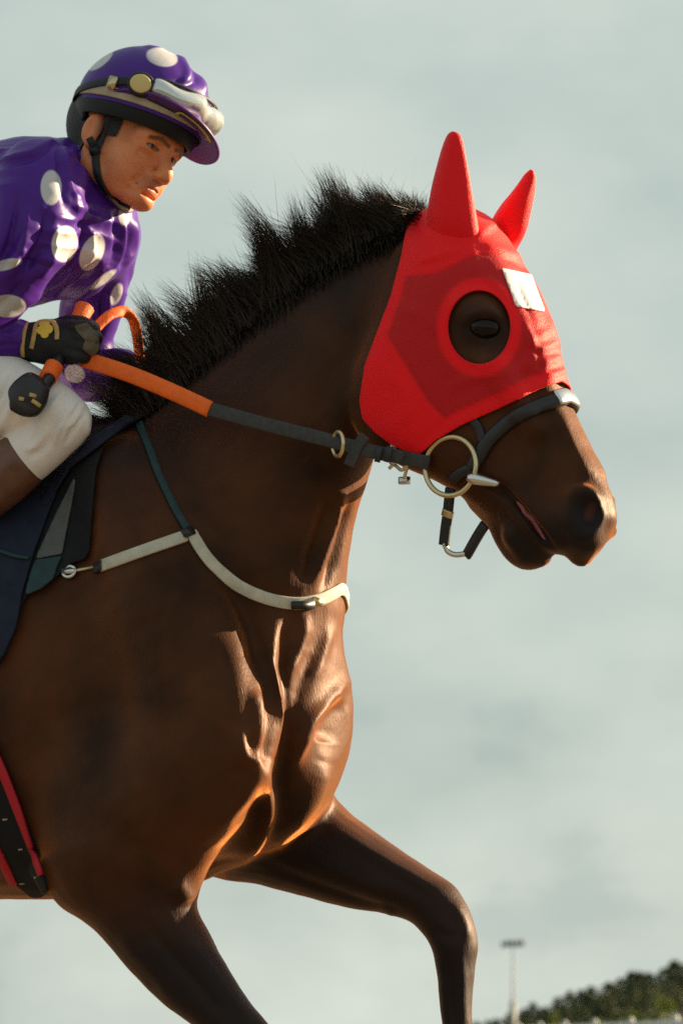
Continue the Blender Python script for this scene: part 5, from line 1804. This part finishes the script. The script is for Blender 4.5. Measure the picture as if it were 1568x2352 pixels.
def trunk_mesh():
    rows = [(np.array([0, 0, z]), np.array([r_, 0, 0]), np.array([0, r_, 0]), 2, 0) for z, r_ in ((-.03, .024), (.2, .018), (.6, .011), (.95, .003))]
    P, Q, T = ring_loft(rows, 8, 2)
    me = bpy.data.meshes.new('trunk')
    me.from_pydata(P.tolist(), [], [tuple(int(i) for i in q) for q in Q] + [tuple(int(i) for i in q) for q in T])
    me.materials.append(M_bark)
    return me
crowns = {'pine': [crown_mesh('pine', s) for s in (1, 2, 3, 4)], 'leaf': [crown_mesh('leaf', s) for s in (5, 6)]}
trunk = trunk_mesh()
def tree(name, label, cat, group, X, Y, h, wid, kind, k):
    z = float(hill_z(np.array(X), np.array(Y)))
    t = thing(name, label, cat, (X, Y, z), group)
    t.scale = (h * wid, h * wid, h)
    t.rotation_euler = (0, 0, k * 1.7)
    for nm, me in (('trunk', trunk), ('crown', crowns[kind][k % len(crowns[kind])])):
        o = bpy.data.objects.new(nm, me)
        COL.objects.link(o)
        o.parent = t
sky_x = [1050, 1100, 1130, 1250, 1350, 1450, 1568, 1700]
sky_y = [2375, 2352, 2330, 2300, 2262, 2236, 2214, 2190]
k = 0
for row, (d0, n, drop) in enumerate(((1060, 21, 0), (1000, 19, 38), (950, 17, 74))):
    for i in range(n):
        x = 1085 + (1640 - 1085) * (i + .5 + rng.uniform(-.3, .3)) / n
        yt = np.interp(x, sky_x, sky_y) + drop * np.clip((x - 1085) / 300, .25, 1) + rng.normal(2, 7)
        p = far(x, yt, d0 + rng.uniform(-20, 20))
        base = float(hill_z(np.array(p[0]), np.array(p[1])))
        h = max(p[2] - base, 2.5)
        tree('conifer', ('dark conifer whose top stands on the skyline of the wooded hill', 'dark conifer in the middle of the wood on the hillside', 'dark conifer at the lower front edge of the hillside wood')[row], 'tree', ('conifers along the skyline', 'conifers in the middle of the wood', 'conifers along the front of the wood')[row], p[0], p[1], h, rng.uniform(1.25, 1.75) * (1 if h > 5 else 1.25), 'pine', k)
        k += 1
for x, y, hh in ((1370, 2338, 2.6), (1444, 2318, 3.2), (1468, 2330, 2.6), (1527, 2284, 4.0), (1272, 2318, 2.4), (1500, 2325, 2.8), (1410, 2336, 2.4)):
    p = far(x, y, 925)
    base = float(hill_z(np.array(p[0]), np.array(p[1])))
    tree('leafy_tree', 'small bright green leafy tree before the dark conifers', 'tree', 'bright leafy trees at the edge of the wood', p[0], p[1], max(p[2] - base, hh), rng.uniform(.7, 1.0) * (hh / max(p[2] - base, hh)) * 1.2, 'leaf', k)
    k += 1

# floodlight mast
M_mast = mat('pale_mast', (0.34, 0.34, 0.30), .6, var=.1, scale=1)
M_lamp = mat('dark_lamp_housing', (0.20, 0.21, 0.21), .5)
d = 480.0
mp = far(1177, HY, d); mp[2] = 0
mast = thing('floodlight_mast', 'tall pale floodlight mast with dark lamps near the wooded hill', 'lamp mast', mp)
top_z = far(1177, 2172, d)[2]
def cyl(p, z0, z1, r0, r1, seg=14):
    rows = [(np.array([p[0], p[1], z]), np.array([r, 0, 0]), np.array([0, r, 0]), 2, 0) for z, r in ((z0, r0), ((z0 + z1) / 2, (r0 + r1) / 2), (z1, r1))]
    P, Q, T = ring_loft(rows, seg, 1)
    return P, [tuple(q) for q in Q] + [tuple(q) for q in T]
build('pole', *cyl(mp, 0, top_z, .13, .06), M_mast, mast)
build('pole_sleeve', *cyl(mp, 0, far(1177, 2300, d)[2], .30, .27), M_mast, mast)
I3 = np.eye(3)
build('lamp_bar', *box((mp[0], mp[1], top_z), I3, .95, .08, .07, .3), M_lamp, mast)
for dx in (-.8, -.42, -.05, .38, .78):
    build('lamp', *box((mp[0] + dx, mp[1] - .15, top_z + .20 + .08 * (dx > .5) - .12 * (dx < -.6)), I3, .17, .13, .24, .3), M_lamp, mast)

# white rail fence
M_rail = mat('white_rail', (0.50, 0.50, 0.47), .5, var=.08, scale=8)
fence = thing('rail_fence', 'low white rail fence with round capped posts before the wood', 'fence', (far(1400, HY, 47)[0], 38, 0))
d1, d2 = 58.0, 39.5
A_, B_ = far(1239, 2352, d1), far(1550, 2337, d2)
dirv = B_ - A_
posts = [A_ + dirv * (i / 4.0) for i in range(-3, 9)]
for p in posts:
    if p[1] < 5:
        continue
    z = p[2]
    P, F = cyl(p, 0, z - .02, .020, .020, 12)
    po = build('post', P, F, M_rail, fence)
    ball((p[0], p[1], z - .005), .026, M_rail, 'post_cap', po)
q0, q1 = posts[0], [p for p in posts if p[1] >= 5][-1]
for dz, r in ((-.045, .022), (-.28, .018)):
    path = np.array([q0 * (1 - t) + q1 * t + np.array([0, 0, dz]) for t in np.linspace(0, 1, 14)])
    build('rail', *sweep(path, None, r, r, 'round'), M_rail, fence)
